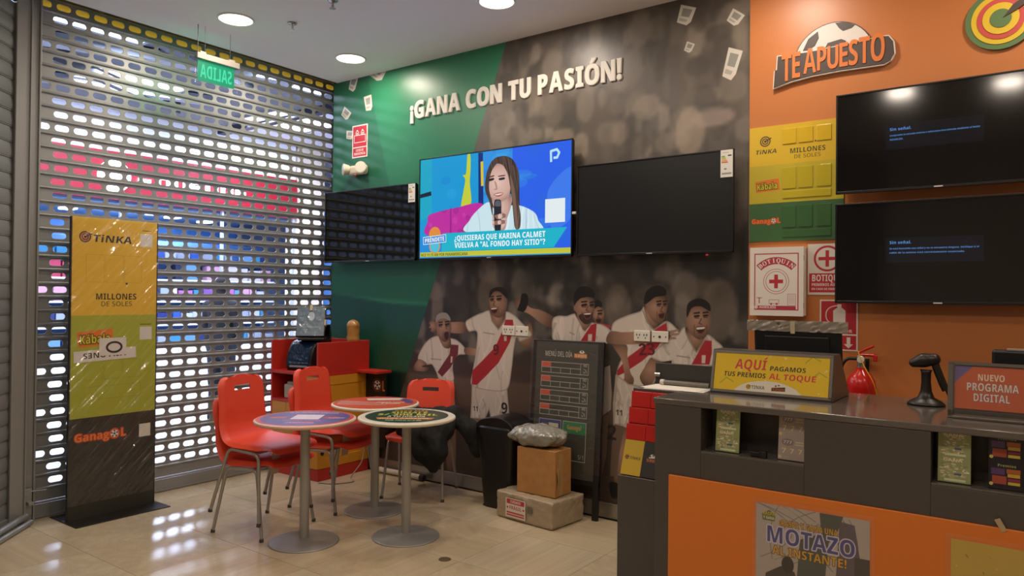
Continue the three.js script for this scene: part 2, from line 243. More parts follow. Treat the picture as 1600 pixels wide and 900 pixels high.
const BROADCAST_SHAPES = [
  ['#0f9ad8', 0, [[-5, -15], [659, -5], [665, 476], [2, 451]]],
  ['#17a9c9', 0, [[-4, -11], [88, -10], [92, 328], [1, 359]]],
  ['#2f93e6', 0, [[463, -1], [659, -1], [663, 327], [467, 315]]],
  ['#c9d23a', 1, [[352, 4], [372, 4], [375, 85], [371, 162], [383, 267], [356, 291], [310, 293], [326, 202], [337, 142], [319, 114], [342, 107]]],
  ['#0b2a7a', 0, [[428, 1], [460, 3], [467, 298], [433, 288]]],
  ['#d9c23a', 0, [[444, 52], [463, 50], [468, 187], [449, 188]]],
  ['#2a63ee', 0, [[659, -1], [1033, 1], [1031, 561], [665, 476]]],
  ['#3f7df2', 1, [[886, 245], [1031, 138], [1028, 381], [907, 438]]],
  ['#101d33', 0, [[1, 200], [84, 188], [87, 212], [1, 222]]],
  ['#c22aa0', 1, [[60, 362], [68, 327], [135, 312], [276, 295], [466, 289], [479, 461], [64, 444]]],
  ['#9c1c86', 0, [[229, 296], [239, 296], [241, 451], [229, 451]]],
  ['#41342f', 1, [[497, 96], [529, 52], [592, 36], [655, 57], [697, 123], [705, 206], [708, 289], [721, 364], [716, 429], [700, 441], [670, 435], [653, 359], [647, 243], [532, 353], [512, 284], [479, 214], [481, 146]]],
  ['#cfe9f2', 1, [[357, 438], [373, 370], [423, 321], [499, 279], [543, 320], [607, 357], [647, 309], [719, 314], [799, 351], [825, 393], [828, 459]]],
  ['#c9a196', 1, [[520, 242], [647, 251], [652, 310], [612, 391], [564, 355], [529, 285]]],
  ['#d3aa9d', 1, [[506, 156], [524, 107], [561, 72], [603, 89], [635, 142], [647, 209], [636, 259], [595, 281], [553, 280], [520, 251], [505, 207]]],
  ['#4a3a34', 1, [[560, 38], [623, 49], [671, 104], [687, 172], [698, 280], [715, 363], [711, 429], [680, 427], [663, 311], [647, 209], [627, 133], [593, 84], [545, 77], [513, 131], [503, 215], [526, 276], [530, 353], [510, 284], [481, 205], [487, 129], [518, 64]]],
  ['#7a5f52', 1, [[645, 143], [672, 212], [689, 329], [700, 428], [685, 432], [668, 327], [652, 227]]],
  ['#2b2226', 1, [[506, 153], [535, 150], [536, 160], [508, 165]]],
  ['#2b2226', 1, [[572, 155], [606, 153], [608, 163], [575, 165]]],
  ['#5b2f2c', 1, [[505, 141], [536, 135], [537, 141], [506, 146]]],
  ['#5b2f2c', 1, [[568, 141], [608, 140], [610, 145], [570, 146]]],
  ['#b98a7c', 1, [[540, 167], [550, 206], [532, 211], [550, 216], [562, 210], [553, 177]]],
  ['#b25a58', 1, [[535, 241], [563, 233], [599, 235], [589, 249], [563, 254]]],
  ['#f2e8e4', 1, [[542, 241], [594, 237], [586, 243], [559, 246]]],
  ['#dcb9ae', 1, [[532, 353], [564, 338], [606, 344], [625, 383], [612, 433], [570, 439], [533, 412]]],
  ['#b98d82', 1, [[535, 378], [591, 373], [591, 377], [537, 383]]],
  ['#b98d82', 1, [[537, 399], [591, 395], [591, 399], [539, 405]]],
  ['#22242c', 1, [[542, 277], [563, 269], [586, 280], [589, 339], [584, 444], [549, 442], [540, 336]]],
  ['#5a5d68', 1, [[548, 282], [563, 273], [583, 283], [583, 306], [548, 304]]],
  ['#dcb9ae', 1, [[548, 354], [607, 347], [619, 368], [564, 376]]],
  ['#dcb9ae', 1, [[543, 387], [607, 382], [615, 401], [549, 406]]],
  ['#19b7cf', 0, [[175, 436], [1001, 439], [923, 538], [168, 541]]],
  ['#0fa0c4', 0, [[168, 541], [923, 538], [920, 543], [168, 548]]],
  ['#c9c83c', 0, [[4, 542], [1023, 543], [1023, 571], [4, 569]]]
];

// ---------------------------------------------------------------- the shop's shell
const marble = picture(1024, 1024, (g, w, h) => {
  const im = g.createImageData(w, h), d = im.data, T = Math.PI * 2;
  for (let y = 0; y < h; y++) for (let x = 0; x < w; x++) {
    const u = x / w, v = y / h, a = Math.cos(T * u), b = Math.sin(T * u), c = Math.cos(T * v), e = Math.sin(T * v);
    const n1 = noise.noise(a * 2.2 + 3, b * 2.2 + c * 2.2, e * 2.2), n2 = noise.noise(a * 7 + c * 5, b * 7 - e * 5, c * 6 + e * 3 + 9), n3 = noise.noise(a * 26 + 4 * c, b * 26, e * 26 + c * 22);
    const s = 1 + n1 * 0.035 + n2 * 0.04 + n3 * 0.03, i = (y * w + x) * 4;
    d[i] = 192 * s; d[i + 1] = 177 * s; d[i + 2] = 149 * (s * 0.97 + 0.03); d[i + 3] = 255;
  }
  g.putImageData(im, 0, 0);
});
const tileMats = [0xffffff, 0xfbf8f4, 0xfdfaf5].map((c) => new THREE.MeshPhysicalMaterial({ color: c, map: marble, roughness: 0.17, ior: 1.5 }));
const floorGroup = structGroup('floor', 'polished beige marble tile floor');
mesh('screed', box(8.35, 0.06, 6.6, 4.12, -0.0425, 3.2), mat(0xb5a58a, 0.9), floorGroup);
{
  const P = 0.6, variants = [];
  for (let k = 0; k < 8; k++) { const g = new THREE.BoxGeometry(P - 0.0022, 0.0125, P - 0.0022), uv = g.attributes.uv, ou = rnd(), ov = rnd(); for (let i = 0; i < 24; i++) { const a = uv.getX(i) * 0.3, b = uv.getY(i) * 0.3; uv.setXY(i, ou + (k % 2 ? b : a), ov + (k % 2 ? a : b)); } variants.push(g); }
  for (let i = -5; i < 10; i++) for (let j = -1; j < 11; j++) {
    const x = 2.72 + P * (i + 0.5), z = 0.64 + P * (j + 0.5);
    if (x < 0.02 || x > 8.3 || z > 6.3 || (x * 0.732 - (z - 2.5) * 0.681) < -0.3) continue;
    const t = mesh('tile', variants[(i * 5 + j * 3 + 60) % 8], tileMats[(i + 2 * j + 30) % 3], floorGroup); t.position.set(x, -0.00625, z);
  }
}
const ceilingMat = mat(0xefebe4, 0.85);
struct('ceiling', box(8.2, 0.1, 6.7, 0.18 + 4.1, CEIL + 0.05, 3.2), ceilingMat);
const orangeWall = mat(0xc57a43, 0.38), whiteWall = mat(0xd9d3c8, 0.8);
struct('wall_back', box(3.8, 3.6, 0.14, 2.03, 1.8, -0.0725), mat(0x3a3a38, 0.7));
struct('wall_back_orange', box(4.45, 3.6, 0.14, 6.155, 1.8, -0.07), orangeWall);
struct('wall_right', box(0.12, 3.6, 6.7, 8.36, 1.8, 3.2), whiteWall);
struct('wall_front', box(4.76, 3.6, 0.12, 6.04, 1.8, 6.5), whiteWall);
const brushed = mat(0xa9a296, 0.32, 0.75), galvanised = mat(0x989a98, 0.42, 0.45), steelDark = mat(0x4c4a45, 0.5, 0.4);
struct('wall_corner', box(0.4, 3.6, 0.3, 0.26, 1.8, -0.295), mat(0x3a3a38, 0.7));
struct('baseboard_back', [span(0.14, 4.3, 0.002, 0.095, 0.0, 0.012, 0.002), span(0.14, 4.3, 0.095, 0.102, 0.0, 0.014, 0.002)], brushed);

// mesh shutter: perforated slats, one mesh each
const shutter = thing('rolling_shutter', 'perforated steel rolling shutter with rows of oval holes closing the shop front', 'shutter', [0, 0, 0]);
{
  const PITCH = 0.0908, Z0 = -0.22, Z1 = 2.40;
  const perforated = (shift) => {
    const s = new THREE.Shape(); s.moveTo(Z0, 0.013); s.lineTo(Z1, 0.013); s.lineTo(Z1, PITCH - 0.004); s.lineTo(Z0, PITCH - 0.004); s.closePath();
    for (let k = 0; k < 22; k++) {
      const c = -0.172 + 0.12 * k + shift, hw = 0.0245, r = 0.0225, y = 0.052, p = new THREE.Path();
      if (c + hw + r > Z1 - 0.012) continue;
      p.moveTo(c - hw, y - r); p.lineTo(c + hw, y - r); p.absarc(c + hw, y, r, -Math.PI / 2, Math.PI / 2, false); p.lineTo(c - hw, y + r); p.absarc(c - hw, y, r, Math.PI / 2, Math.PI * 1.5, false); s.holes.push(p);
    }
    const g = new THREE.ExtrudeGeometry(s, { depth: 0.0025, bevelEnabled: true, bevelThickness: 0.0016, bevelSize: 0.0016, bevelSegments: 1, curveSegments: 6 }).rotateY(-Math.PI / 2);
    return g;
  };
  const curl = () => [new THREE.CylinderGeometry(0.0082, 0.0082, Z1 - Z0, 10).rotateX(Math.PI / 2).translate(0.009, 0.006, (Z0 + Z1) / 2), box(0.004, 0.018, Z1 - Z0, -0.003, PITCH - 0.008, (Z0 + Z1) / 2)];
  const geos = [0, 0.012, -0.008].map((s) => join([perforated(s), ...curl()]));
  const plain = join([box(0.006, PITCH - 0.018, Z1 - Z0, 0, 0.05, (Z0 + Z1) / 2), ...curl()]);
  mesh('bottom_bar', [span(-0.02, 0.014, 0.003, 0.092, Z0, Z1, 0.003), box(0.03, 0.012, Z1 - Z0, 0.012, 0.012, (Z0 + Z1) / 2)], galvanised, shutter);
  mesh('slat', plain, galvanised, shutter).position.y = 0.0955;
  for (let k = 0; k < 36; k++) mesh('slat', geos[(k * 7) % 3], galvanised, shutter).position.y = 0.1863 + k * PITCH;
  mesh('top_box', span(-0.16, 0.15, 3.465, 3.72, -0.24, 2.42, 0.006), steelDark, shutter);
  mesh('guide_rail', span(-0.05, 0.05, 0, 3.46, -0.29, -0.2, 0.004), galvanised, shutter);
}
single('yellow_strip', 'yellow strip showing through the topmost row of shutter holes', 'strip', box(0.002, 0.07, 2.6, -0.02, 3.4315, 1.09), new THREE.MeshPhysicalMaterial({ color: 0xf5d96a, roughness: 0.9, transmission: 0.6, thickness: 0 }));

const post = thing('guide_post', 'tall grey steel guide post between perforated and solid shutters', 'post', [0, 0, 0]);
mesh('channel', span(-0.06, 0.045, 0, 3.46, 2.375, 2.435, 0.006), galvanised, post);
mesh('channel', span(-0.05, 0.075, 0, 3.46, 2.44, 2.525, 0.006), galvanised, post);
mesh('lip', [span(0.03, 0.062, 0.0, 3.46, 2.372, 2.384, 0.003), span(0.06, 0.09, 0.0, 3.46, 2.436, 2.446, 0.003)], galvanised, post);
mesh('lock_bracket', [span(0.06, 0.12, 0.12, 0.14, 2.40, 2.43, 0.003), span(0.06, 0.075, 0.05, 0.22, 2.395, 2.435, 0.003), rod(V3(0.07, 0.2, 2.41), V3(0.1, 0.2, 2.32), 0.004)], galvanised, post);

// solid shutter along the slanted side of the shop
const sideShutter = thing('rolling_shutter', 'solid steel rolling shutter with plain curved slats at the far left', 'shutter', [0.015, 0, 2.5], Math.atan2(-0.732, 0.681));
{
  const L = 5.3, pitch = 0.1, s = new THREE.Shape(); s.moveTo(0, 0.004);
  for (let i = 0; i <= 6; i++) s.lineTo(0.004 + Math.sin(i / 6 * Math.PI) * 0.005 - i * 0.0012, 0.006 + 0.086 * i / 6);
  s.lineTo(-0.012, 0.104); for (let i = 6; i >= 0; i--) s.lineTo(Math.sin(i / 6 * Math.PI) * 0.005 - 0.003 - i * 0.0012, 0.006 + 0.086 * i / 6); s.closePath();
  const g = join([new THREE.ExtrudeGeometry(s, { depth: L, bevelEnabled: false }), new THREE.CylinderGeometry(0.006, 0.006, L, 8).rotateX(Math.PI / 2).translate(-0.004, 0.0, L / 2)]).rotateY(Math.PI / 2);
  for (let k = 0; k < 33; k++) mesh('slat', g, galvanised, sideShutter).position.y = 0.05 + k * pitch;
  mesh('bottom_bar', span(0, L, 0.002, 0.05, -0.02, 0.015, 0.003), galvanised, sideShutter);
  mesh('top_slat', box(L, 0.05, 0.01, L / 2, 3.38, 0), galvanised, sideShutter);
}
const track = thing('floor_track', 'grey steel floor track lying along the solid shutter', 'track', [0, 0, 0]);
mesh('rail', rod(V3(0.9, 0.03, 3.26), V3(0.075, 0.045, 2.43), 0.022, 12), galvanised, track);
mesh('rail', rod(V3(1.0, 0.018, 3.3), V3(0.13, 0.018, 2.42), 0.017, 12), galvanised, track);

// downlights
const lampGlow = new THREE.MeshStandardMaterial({ color: 0xfff2e0, emissive: 0xfff1de, emissiveIntensity: 2.0, roughness: 0.6 });
const lampRim = mat(0xeeeae2, 0.5);
DOWNLIGHTS.forEach(([x, z], i) => {
  const l = thing('ceiling_downlight', ['round white recessed downlight over the banner stand, left of the sprinkler head', 'round white recessed downlight nearest the corner of shutter and mural', 'round white recessed downlight at the top edge above the lit screen', 'round white recessed downlight above the first aid cabinet', 'round white recessed downlight above the dartboard emblem', 'round white recessed downlight above the seating area', 'round white recessed downlight behind the camera, mirrored left in the upper black screen', 'round white recessed downlight behind the camera, mirrored right in the upper black screen', 'round white recessed downlight near the solid side shutter', 'round white recessed downlight near the right wall'][i], 'downlight', [x, CEIL, z], 0, 'ceiling downlights');
  mesh('rim', new THREE.TorusGeometry(0.118, 0.008, 8, 40).rotateX(Math.PI / 2).translate(0, -0.002, 0), lampRim, l);
  mesh('diffuser', cyl(0.113, 0.113, 0.006, 0, -0.003, 0, 40), lampGlow, l);
  areaLight(LAMP_COLOR, LAMP_POWER, LAMP_SIZE, LAMP_SIZE, [x, CEIL - 0.012, z], [x, 0, z + 1e-4]);
});
const chrome = mat(0xb5b1aa, 0.25, 0.9);
[[1.075, 1.172, 'small chrome sprinkler head between the two left downlights'], [1.623, 1.271, 'small chrome sprinkler head at the top edge of the view']].forEach(([x, z, label]) => {
  const s = thing('sprinkler_head', label, 'sprinkler', [x, CEIL, z], 0, 'ceiling sprinklers');
  mesh('escutcheon', lathe([[0, 0], [0.035, 0], [0.03, -0.008], [0.012, -0.012], [0, -0.012]], 20), chrome, s);
  mesh('nozzle', [cyl(0.006, 0.008, 0.03, 0, -0.026, 0, 10), rod(V3(-0.008, -0.012, 0), V3(-0.012, -0.05, 0), 0.002, 6), rod(V3(0.008, -0.012, 0), V3(0.012, -0.05, 0), 0.002, 6)], chrome, s);
  mesh('deflector', cyl(0.02, 0.02, 0.003, 0, -0.052, 0, 14), chrome, s);
});

// ---------------------------------------------------------------- the mall beyond the shutter
struct('mall_floor', box(16, 0.08, 18, -8.05, -0.06, -2.5), mat(0xe9ecf2, 0.3));
struct('mall_ceiling', box(16, 0.1, 9.3, -8, MALL_Y + 0.05, 1.9), mat(0x5f6268, 0.8));
struct('mall_ceiling_white', box(16, 0.1, 8, -8, MALL_Y + 0.02, -6.75), mat(0xbdbbc6, 0.8));
struct('mall_wall_far', box(0.2, 4.4, 18, -9.1, 2.2, -2.5), mat(0x7f8ea6, 0.8));
struct('mall_wall_end', box(16, 4.4, 0.2, -8, 2.2, -11), mat(0xcfd4de, 0.8));
struct('mall_wall_side', box(16, 4.4, 0.2, -8, 2.2, 6.4), mat(0xcfd4de, 0.8));
struct('mall_wall_near', box(0.12, 4.4, 8.6, -0.16, 2.2, -4.65), mat(0xd5d2cc, 0.8));
struct('mall_wall_above', box(0.1, 0.75, 9, -0.12, 4.1, 2.0), mat(0xd5d2cc, 0.8));
struct('trim_1', box(15, 0.1, 0.14, -8, MALL_Y - 0.05, -2.75), mat(0x1c2030, 0.6));
const beamMat = mat(0x83878f, 0.6), beamDark = mat(0x3c4048, 0.6);
for (let i = 0; i < 5; i++) struct('mall_beam', box(0.1 + (i % 3) * 0.05, 0.12 + (i % 2) * 0.08, 4, 0, 0, 0), i % 2 ? beamDark : beamMat).position.set(-1.3 - i * 0.9, MALL_Y - 0.08, 0.4), scene.children.at(-1).rotation.y = i % 2 ? 0.5 : -0.35;
const panelGlow = new THREE.MeshStandardMaterial({ color: 0xffffff, emissive: 0xe8efff, emissiveIntensity: 0.7, roughness: 0.7 });
MALL_PANELS.forEach(([x, z], i) => {
  const p = thing('ceiling_panel_light', ['white ceiling light panel of the mall nearest the shutter on the left', 'white ceiling light panel of the mall nearest the shutter on the right', 'white ceiling light panel of the mall before the red shop front', 'white ceiling light panel of the mall before the pale pillar', 'added unseen ceiling light panel of the mall beyond the solid side shutter'][i], 'ceiling light', [x, MALL_Y, z], 0, 'mall light panels');
  mesh('frame', [box(1.26, 0.05, 0.03, 0, -0.025, 0.615), box(1.26, 0.05, 0.03, 0, -0.025, -0.615), box(0.03, 0.05, 1.2, 0.615, -0.025, 0), box(0.03, 0.05, 1.2, -0.615, -0.025, 0)], beamMat, p);
  mesh('diffuser', box(1.2, 0.01, 1.2, 0, -0.035, 0), panelGlow, p);
});
const store = thing('retail_store', 'red shop fascia with white lit lettering across the mall, seen through shutter', 'shop front', [-6, 0, -1.7]);
const storeRed = new THREE.MeshStandardMaterial({ color: 0x8c0e22, roughness: 0.5, emissive: 0xc01c34, emissiveIntensity: 0.1 });
const tubeGlow = new THREE.MeshStandardMaterial({ color: 0xffffff, emissive: 0xcfe0ff, emissiveIntensity: 1.5, roughness: 0.6 });
const storeWhite = new THREE.MeshStandardMaterial({ color: 0xffffff, emissive: 0xf4f7ff, emissiveIntensity: 1.3, roughness: 0.6 });
mesh('fascia', span(-0.15, 0, 2.9, 3.62, -2.6, 2.7, 0.01), storeRed, store);
mesh('soffit', span(-0.3, -0.05, 3.62, 4.26, -2.6, 2.7, 0.01), mat(0xf1eff8, 0.8), store);
mesh('light_strip', span(-0.06, 0.0, 3.84, 3.94, -2.3, -0.2, 0.01), storeWhite, store);
mesh('emblem', new THREE.CylinderGeometry(0.24, 0.24, 0.05, 28).rotateZ(Math.PI / 2).translate(0.02, 3.24, 0.75), storeWhite, store);
for (let i = 0; i < 7; i++) { const z = 0.35 - i * 0.28; mesh('letter', [box(0.05, 0.2, 0.06, 0.02, 3.23, z), box(0.05, 0.055, 0.2, 0.02, i % 2 ? 3.31 : 3.15, z - 0.07), ...(i % 3 ? [box(0.05, 0.2, 0.05, 0.02, 3.23, z - 0.16)] : [box(0.05, 0.05, 0.18, 0.02, 3.23, z - 0.06)])], storeWhite, store); }
for (const z of [-2.56, -1.1, 0.6, 2.1]) mesh('door_mullion', span(-0.1, -0.04, 0, 2.9, z - 0.02, z + 0.02, 0.004), mat(0xcdd3da, 0.4, 0.5), store);
mesh('back_panel', span(-2.6, -2.5, 1.95, 2.95, -3.0, 2.9, 0.01), mat(0x4a7fc0, 0.6), store);
mesh('inner_ceiling', span(-2.6, -0.15, 2.86, 2.9, -2.6, 2.7, 0.004), mat(0x54708f, 0.7), store);
for (const [x, z] of [[-1.2, 1.8], [-1.4, 0.8], [-1.0, -0.4], [-1.6, -1.7], [-1.3, -0.9]]) mesh('lamp', rbox(0.25, 0.04, 0.2, x, 2.84, z, 0.01), storeWhite, store);
for (const z of [-1.0, 0.1, 1.2]) mesh('light_tube', rbox(0.06, 0.05, 0.95, -0.8, 2.42, z - 0.2, 0.02), tubeGlow, store);
for (const z of [-2.7, -1.3]) areaLight(0xcfe0ff, 22, 0.5, 1.0, [-7.3, 2.8, z], [-7.3, 0, z]);
areaLight(0xcfe0ff, 10, 1.6, 0.25, [-6.9, 2.42, -1.9], [-9, 2.42, -1.9]);
const shelfUnit = thing('shelf_unit', 'long white product shelf inside the shop across the mall', 'shelf', [-7.0, 0, -1.9]);
const shelfMat = mat(0xe3e6ee, 0.6);
for (const y of [0.55, 0.95, 1.35, 1.72, 2.05]) mesh('shelf_board', span(-0.25, 0.2, y - 0.03, y, -2.5, 2.4, 0.004), shelfMat, shelfUnit);
mesh('plinth', span(-0.25, 0.2, 0, 0.52, -2.5, 2.4, 0.004), mat(0xeef0f6, 0.6), shelfUnit);
mesh('back_panel', span(-0.3, -0.25, 0, 2.4, -2.5, 2.4, 0.004), mat(0x4a6fa6, 0.6), shelfUnit);
const productMats = [0x2f58b0, 0x1f2f70, 0x6594c4, 0xb9c2d2, 0x1f2c4c, 0x3787b4, 0x9aa4b8].map((c) => mat(c, 0.5)), pinkMats = [0xb46ca6, 0xbe405e, 0xcb9ab6, 0x8458a2, 0xcac4cc, 0xb43a70].map((c) => mat(c, 0.5));
[0.55, 0.95, 1.35, 1.72, 2.05].forEach((y, r) => {
  let z = 0.4;
  while (z > -4.2) {
    const w = rnd(0.13, 0.3), h = rnd(0.16, r === 4 ? 0.24 : 0.29), set = r === 2 || r === 3 ? (rnd() < 0.75 ? pinkMats : productMats) : productMats;
    if (rnd() < 0.9) { const p = single('product_box', 'small packaged product on the shelf of the shop across the mall', 'box', rbox(rnd(0.12, 0.2), h, w * 0.88, 0, h / 2, 0, 0.008, 1), set[Math.floor(rnd(0, set.length))], [-6.95, y, z - w / 2], 'products on the shelf across the mall'); p.userData.label = 'small packaged product on the shelf of the shop across the mall'; }
    z -= w;
  }
});
single('pillar', 'pale cream pillar beside the red shop front, seen through shutter', 'pillar', span(-6.4, -5.95, 0, 4.25, -4.9, -4.34, 0.01), mat(0xefe0cf, 0.7));
single('retail_store', 'tall blue shop front right of the pale pillar in the mall', 'shop front', span(-6.3, -6.2, 0, 3.2, -6.6, -4.95, 0.01), mat(0x5c93d8, 0.6));
{ // someone standing in the corridor
  const bones = [[0, 1.36, 0, 0, 1.0, 0, 0.15, 0.14], [0, 1.34, -0.15, 0, 1.34, 0.15, 0.075, 0.075], [0, 0.98, -0.05, 0, 0.92, 0.05, 0.15, 0.15], [0, 0.92, -0.09, 0.02, 0.5, -0.1, 0.095, 0.07], [0.02, 0.5, -0.1, -0.02, 0.1, -0.1, 0.068, 0.048], [-0.02, 0.05, -0.1, 0.13, 0.035, -0.11, 0.05, 0.036], [0, 0.92, 0.09, -0.02, 0.5, 0.12, 0.095, 0.07], [-0.02, 0.5, 0.12, -0.06, 0.1, 0.12, 0.068, 0.048], [-0.06, 0.05, 0.12, 0.1, 0.035, 0.14, 0.05, 0.036], [0, 1.36, -0.19, 0.02, 1.08, -0.24, 0.06, 0.05], [0.02, 1.08, -0.24, 0.1, 0.86, -0.22, 0.048, 0.036], [0, 1.36, 0.19, 0.02, 1.08, 0.24, 0.06, 0.05], [0.02, 1.08, 0.24, 0.16, 0.94, 0.14, 0.048, 0.036], [0, 1.36, 0, 0.01, 1.48, 0, 0.05, 0.05], [0.02, 1.57, 0, 0.015, 1.62, 0, 0.085, 0.088], [0.1, 1.56, 0, 0.11, 1.55, 0, 0.014, 0.014], [0.1, 0.86, -0.22, 0.13, 0.78, -0.215, 0.034, 0.02], [0.16, 0.94, 0.14, 0.24, 0.92, 0.1, 0.032, 0.02]];
  const g = blob(72, [0.03, 0.86, 0], 0.9, capsules(bones, 0.045)), p = g.attributes.position, col = [];
  for (let i = 0; i < p.count; i++) {
    const x = p.getX(i), y = p.getY(i), z = p.getZ(i), hand = (Math.abs(z) > 0.19 && y < 0.85) || (x > 0.17 && y > 0.85 && y < 1);
    const c = y > 1.45 ? (y > 1.61 || x < -0.02 ? [0.012, 0.01, 0.009] : [0.42, 0.25, 0.18]) : hand ? [0.42, 0.25, 0.18] : y < 0.07 ? [0.01, 0.01, 0.012] : y < 0.93 ? [0.014, 0.015, 0.022] : [0.012, 0.012, 0.014];
    col.push(...c);
  }
  g.setAttribute('color', new THREE.Float32BufferAttribute(col, 3));
  const m = single('person', 'person in dark clothes standing in the mall corridor behind the shutter', 'person', g, new THREE.MeshStandardMaterial({ vertexColors: true, roughness: 0.8 }), [-2.4, -0.015, -0.5]); m.rotation.y = 1.9;
}

// ---------------------------------------------------------------- on the back wall
const font = await new FontLoader().loadAsync('fonts/droid/droid_sans_bold.typeface.json');
const MX = 0.13, MW = 3.8, MH = CEIL, PPM = 2048 / MW;
const muralPicture = picture(2048, Math.round(MH * PPM), (g, w, h) => {
  const X = (x) => (x - MX) * PPM, Y = (y) => (MH - y) * PPM;
  // out-of-focus crowd, drawn small and enlarged so that it stays soft
  const soft = (k, draw) => { const c = document.createElement('canvas'); c.width = Math.ceil(w / k); c.height = Math.ceil(h / k); const q = c.getContext('2d'); q.scale(1 / k, 1 / k); draw(q); g.imageSmoothingEnabled = true; g.imageSmoothingQuality = 'high'; g.drawImage(c, 0, 0, c.width * k, c.height * k); };
  soft(13, (q) => {
    fill(q, '#37322f', 0, 0, w, h); fill(q, '#5d554e', 0, 0, w, Y(2.35)); fill(q, '#4d4641', 0, Y(2.35), w, Y(1.9) - Y(2.35)); fill(q, '#4b403a', 0, Y(0.75), w, h);
    q.globalAlpha = 0.6;
    for (let i = 0; i < 700; i++) {
      const x = rnd(1.1, 3.95), y = rnd(1.05, 3.4), up = y > 2.0, t = rnd();
      const c = t < 0.4 ? (up ? '#4a443f' : '#282626') : t < 0.72 ? (up ? '#6a6259' : '#433f3b') : t < 0.92 ? (up ? '#80766a' : '#67605a') : (up ? '#998d7e' : '#8a8176');
      disc(q, X(x), Y(y), rnd(0.02, 0.09) * PPM, c, rnd(0.03, 0.14) * PPM);
    }
    for (const [x, y, rx, ry, c] of [[1.42, 1.38, 0.06, 0.22, '#85776a'], [1.36, 1.55, 0.05, 0.1, '#6f6258'], [1.95, 1.5, 0.12, 0.16, '#6a5d52'], [3.05, 1.42, 0.1, 0.16, '#75685b'], [3.75, 1.42, 0.12, 0.2, '#7d6f60'], [3.62, 1.55, 0.1, 0.06, '#6e6255'], [3.3, 1.5, 0.14, 0.08, '#5f544a'], [3.55, 2.55, 0.1, 0.16, '#b09e8b'], [3.7, 2.62, 0.14, 0.06, '#a8968a'], [3.25, 2.75, 0.1, 0.08, '#948676'], [3.05, 2.6, 0.06, 0.08, '#8d7f71'], [2.35, 2.68, 0.07, 0.05, '#86796c'], [2.1, 2.62, 0.06, 0.06, '#8b7d70'], [2.6, 2.64, 0.09, 0.05, '#988877']]) disc(q, X(x), Y(y), rx * PPM, c, ry * PPM);
    q.globalAlpha = 1; fill(q, '#3c332f', X(1.1), Y(0.98), w, 60); fill(q, '#57493f', X(1.1), Y(0.86), w, 120); fill(q, '#463a33', X(1.1), Y(0.62), w, 400);
  });
  // green field of the mural, in soft-edged bands darker towards the bottom
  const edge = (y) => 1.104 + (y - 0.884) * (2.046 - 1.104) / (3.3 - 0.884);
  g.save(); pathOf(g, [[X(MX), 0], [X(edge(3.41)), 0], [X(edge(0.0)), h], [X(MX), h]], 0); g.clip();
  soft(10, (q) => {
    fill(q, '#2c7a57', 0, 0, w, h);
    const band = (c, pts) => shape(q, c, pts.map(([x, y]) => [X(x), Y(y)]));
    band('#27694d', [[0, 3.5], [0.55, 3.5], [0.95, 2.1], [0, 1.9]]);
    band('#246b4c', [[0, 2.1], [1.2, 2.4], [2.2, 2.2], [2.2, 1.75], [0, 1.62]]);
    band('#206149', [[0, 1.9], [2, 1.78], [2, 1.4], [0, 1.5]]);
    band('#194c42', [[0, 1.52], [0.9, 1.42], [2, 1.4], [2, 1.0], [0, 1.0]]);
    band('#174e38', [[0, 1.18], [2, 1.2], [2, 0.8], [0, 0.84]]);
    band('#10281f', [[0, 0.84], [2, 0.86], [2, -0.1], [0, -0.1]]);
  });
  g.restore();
  // the celebrating players
  const ink = { skin: '#8d6f5f', skindk: '#6b574b', jersey: '#c9beb3', shorts: '#bfb4a9', shirtdk: '#9b9087', sash: '#a32a33', sashdark: '#6c2a31', redpatch: '#a83a40', hair: '#1d1a1a', grayhair: '#8f8983', beard: '#3a2c26', mouth: '#3a1d1c', teeth: '#d8d0c8', eye: '#241c1a', black: '#171616', crest: '#cbbcae', mark: '#8d837b', finger: '#96796a' };
  soft(1.7, (q) => {
    const faceOf = (p, x0, x1, y0, y1) => { const w1 = x1 - x0, h1 = y1 - y0, r = q.createRadialGradient(x0 + w1 * 0.42, y0 + h1 * 0.4, 0, x0 + w1 * 0.45, y0 + h1 * 0.5, Math.max(w1, h1) * 0.62); r.addColorStop(0, '#a98570'); r.addColorStop(0.55, '#846453'); r.addColorStop(1, '#46332a'); return r; };
    for (const [kind, smooth, pts] of MURAL_SHAPES) {
      const p = pts.map(([x, y]) => [X(x), Y(y)]), xs = p.map((v) => v[0]), ys = p.map((v) => v[1]), x0 = Math.min(...xs), x1 = Math.max(...xs), y0 = Math.min(...ys), y1 = Math.max(...ys);
      pathOf(q, p, smooth); q.fillStyle = kind === 'skin' ? faceOf(p, x0, x1, y0, y1) : ink[kind]; q.fill();
      if (kind === 'jersey' || kind === 'shorts') {                       // folds of the cloth
        q.save(); pathOf(q, p, smooth); q.clip(); q.globalAlpha = 0.4;
        for (let i = 0; i < 26; i++) { q.strokeStyle = i % 2 ? '#948a81' : '#ddd3c9'; q.lineWidth = rnd(4, 13); const a = rnd(x0, x1), b = rnd(y0, y1); q.beginPath(); q.moveTo(a, b); q.quadraticCurveTo(a + rnd(-30, 30), b + 40, a + rnd(-40, 40), b + rnd(50, 130)); q.stroke(); }
        q.globalAlpha = 0.5; q.strokeStyle = '#857a72'; q.lineWidth = 9; pathOf(q, p, smooth); q.stroke(); q.restore();
      }
      if (kind === 'eye') { q.strokeStyle = '#1c1513'; q.lineWidth = 5; q.beginPath(); q.moveTo(x0 - 2, y0 - 5); q.lineTo(x1 + 2, y0 - 8); q.stroke(); q.fillStyle = '#4d372d'; q.fillRect(x0, y1 + 1, x1 - x0, 3); }
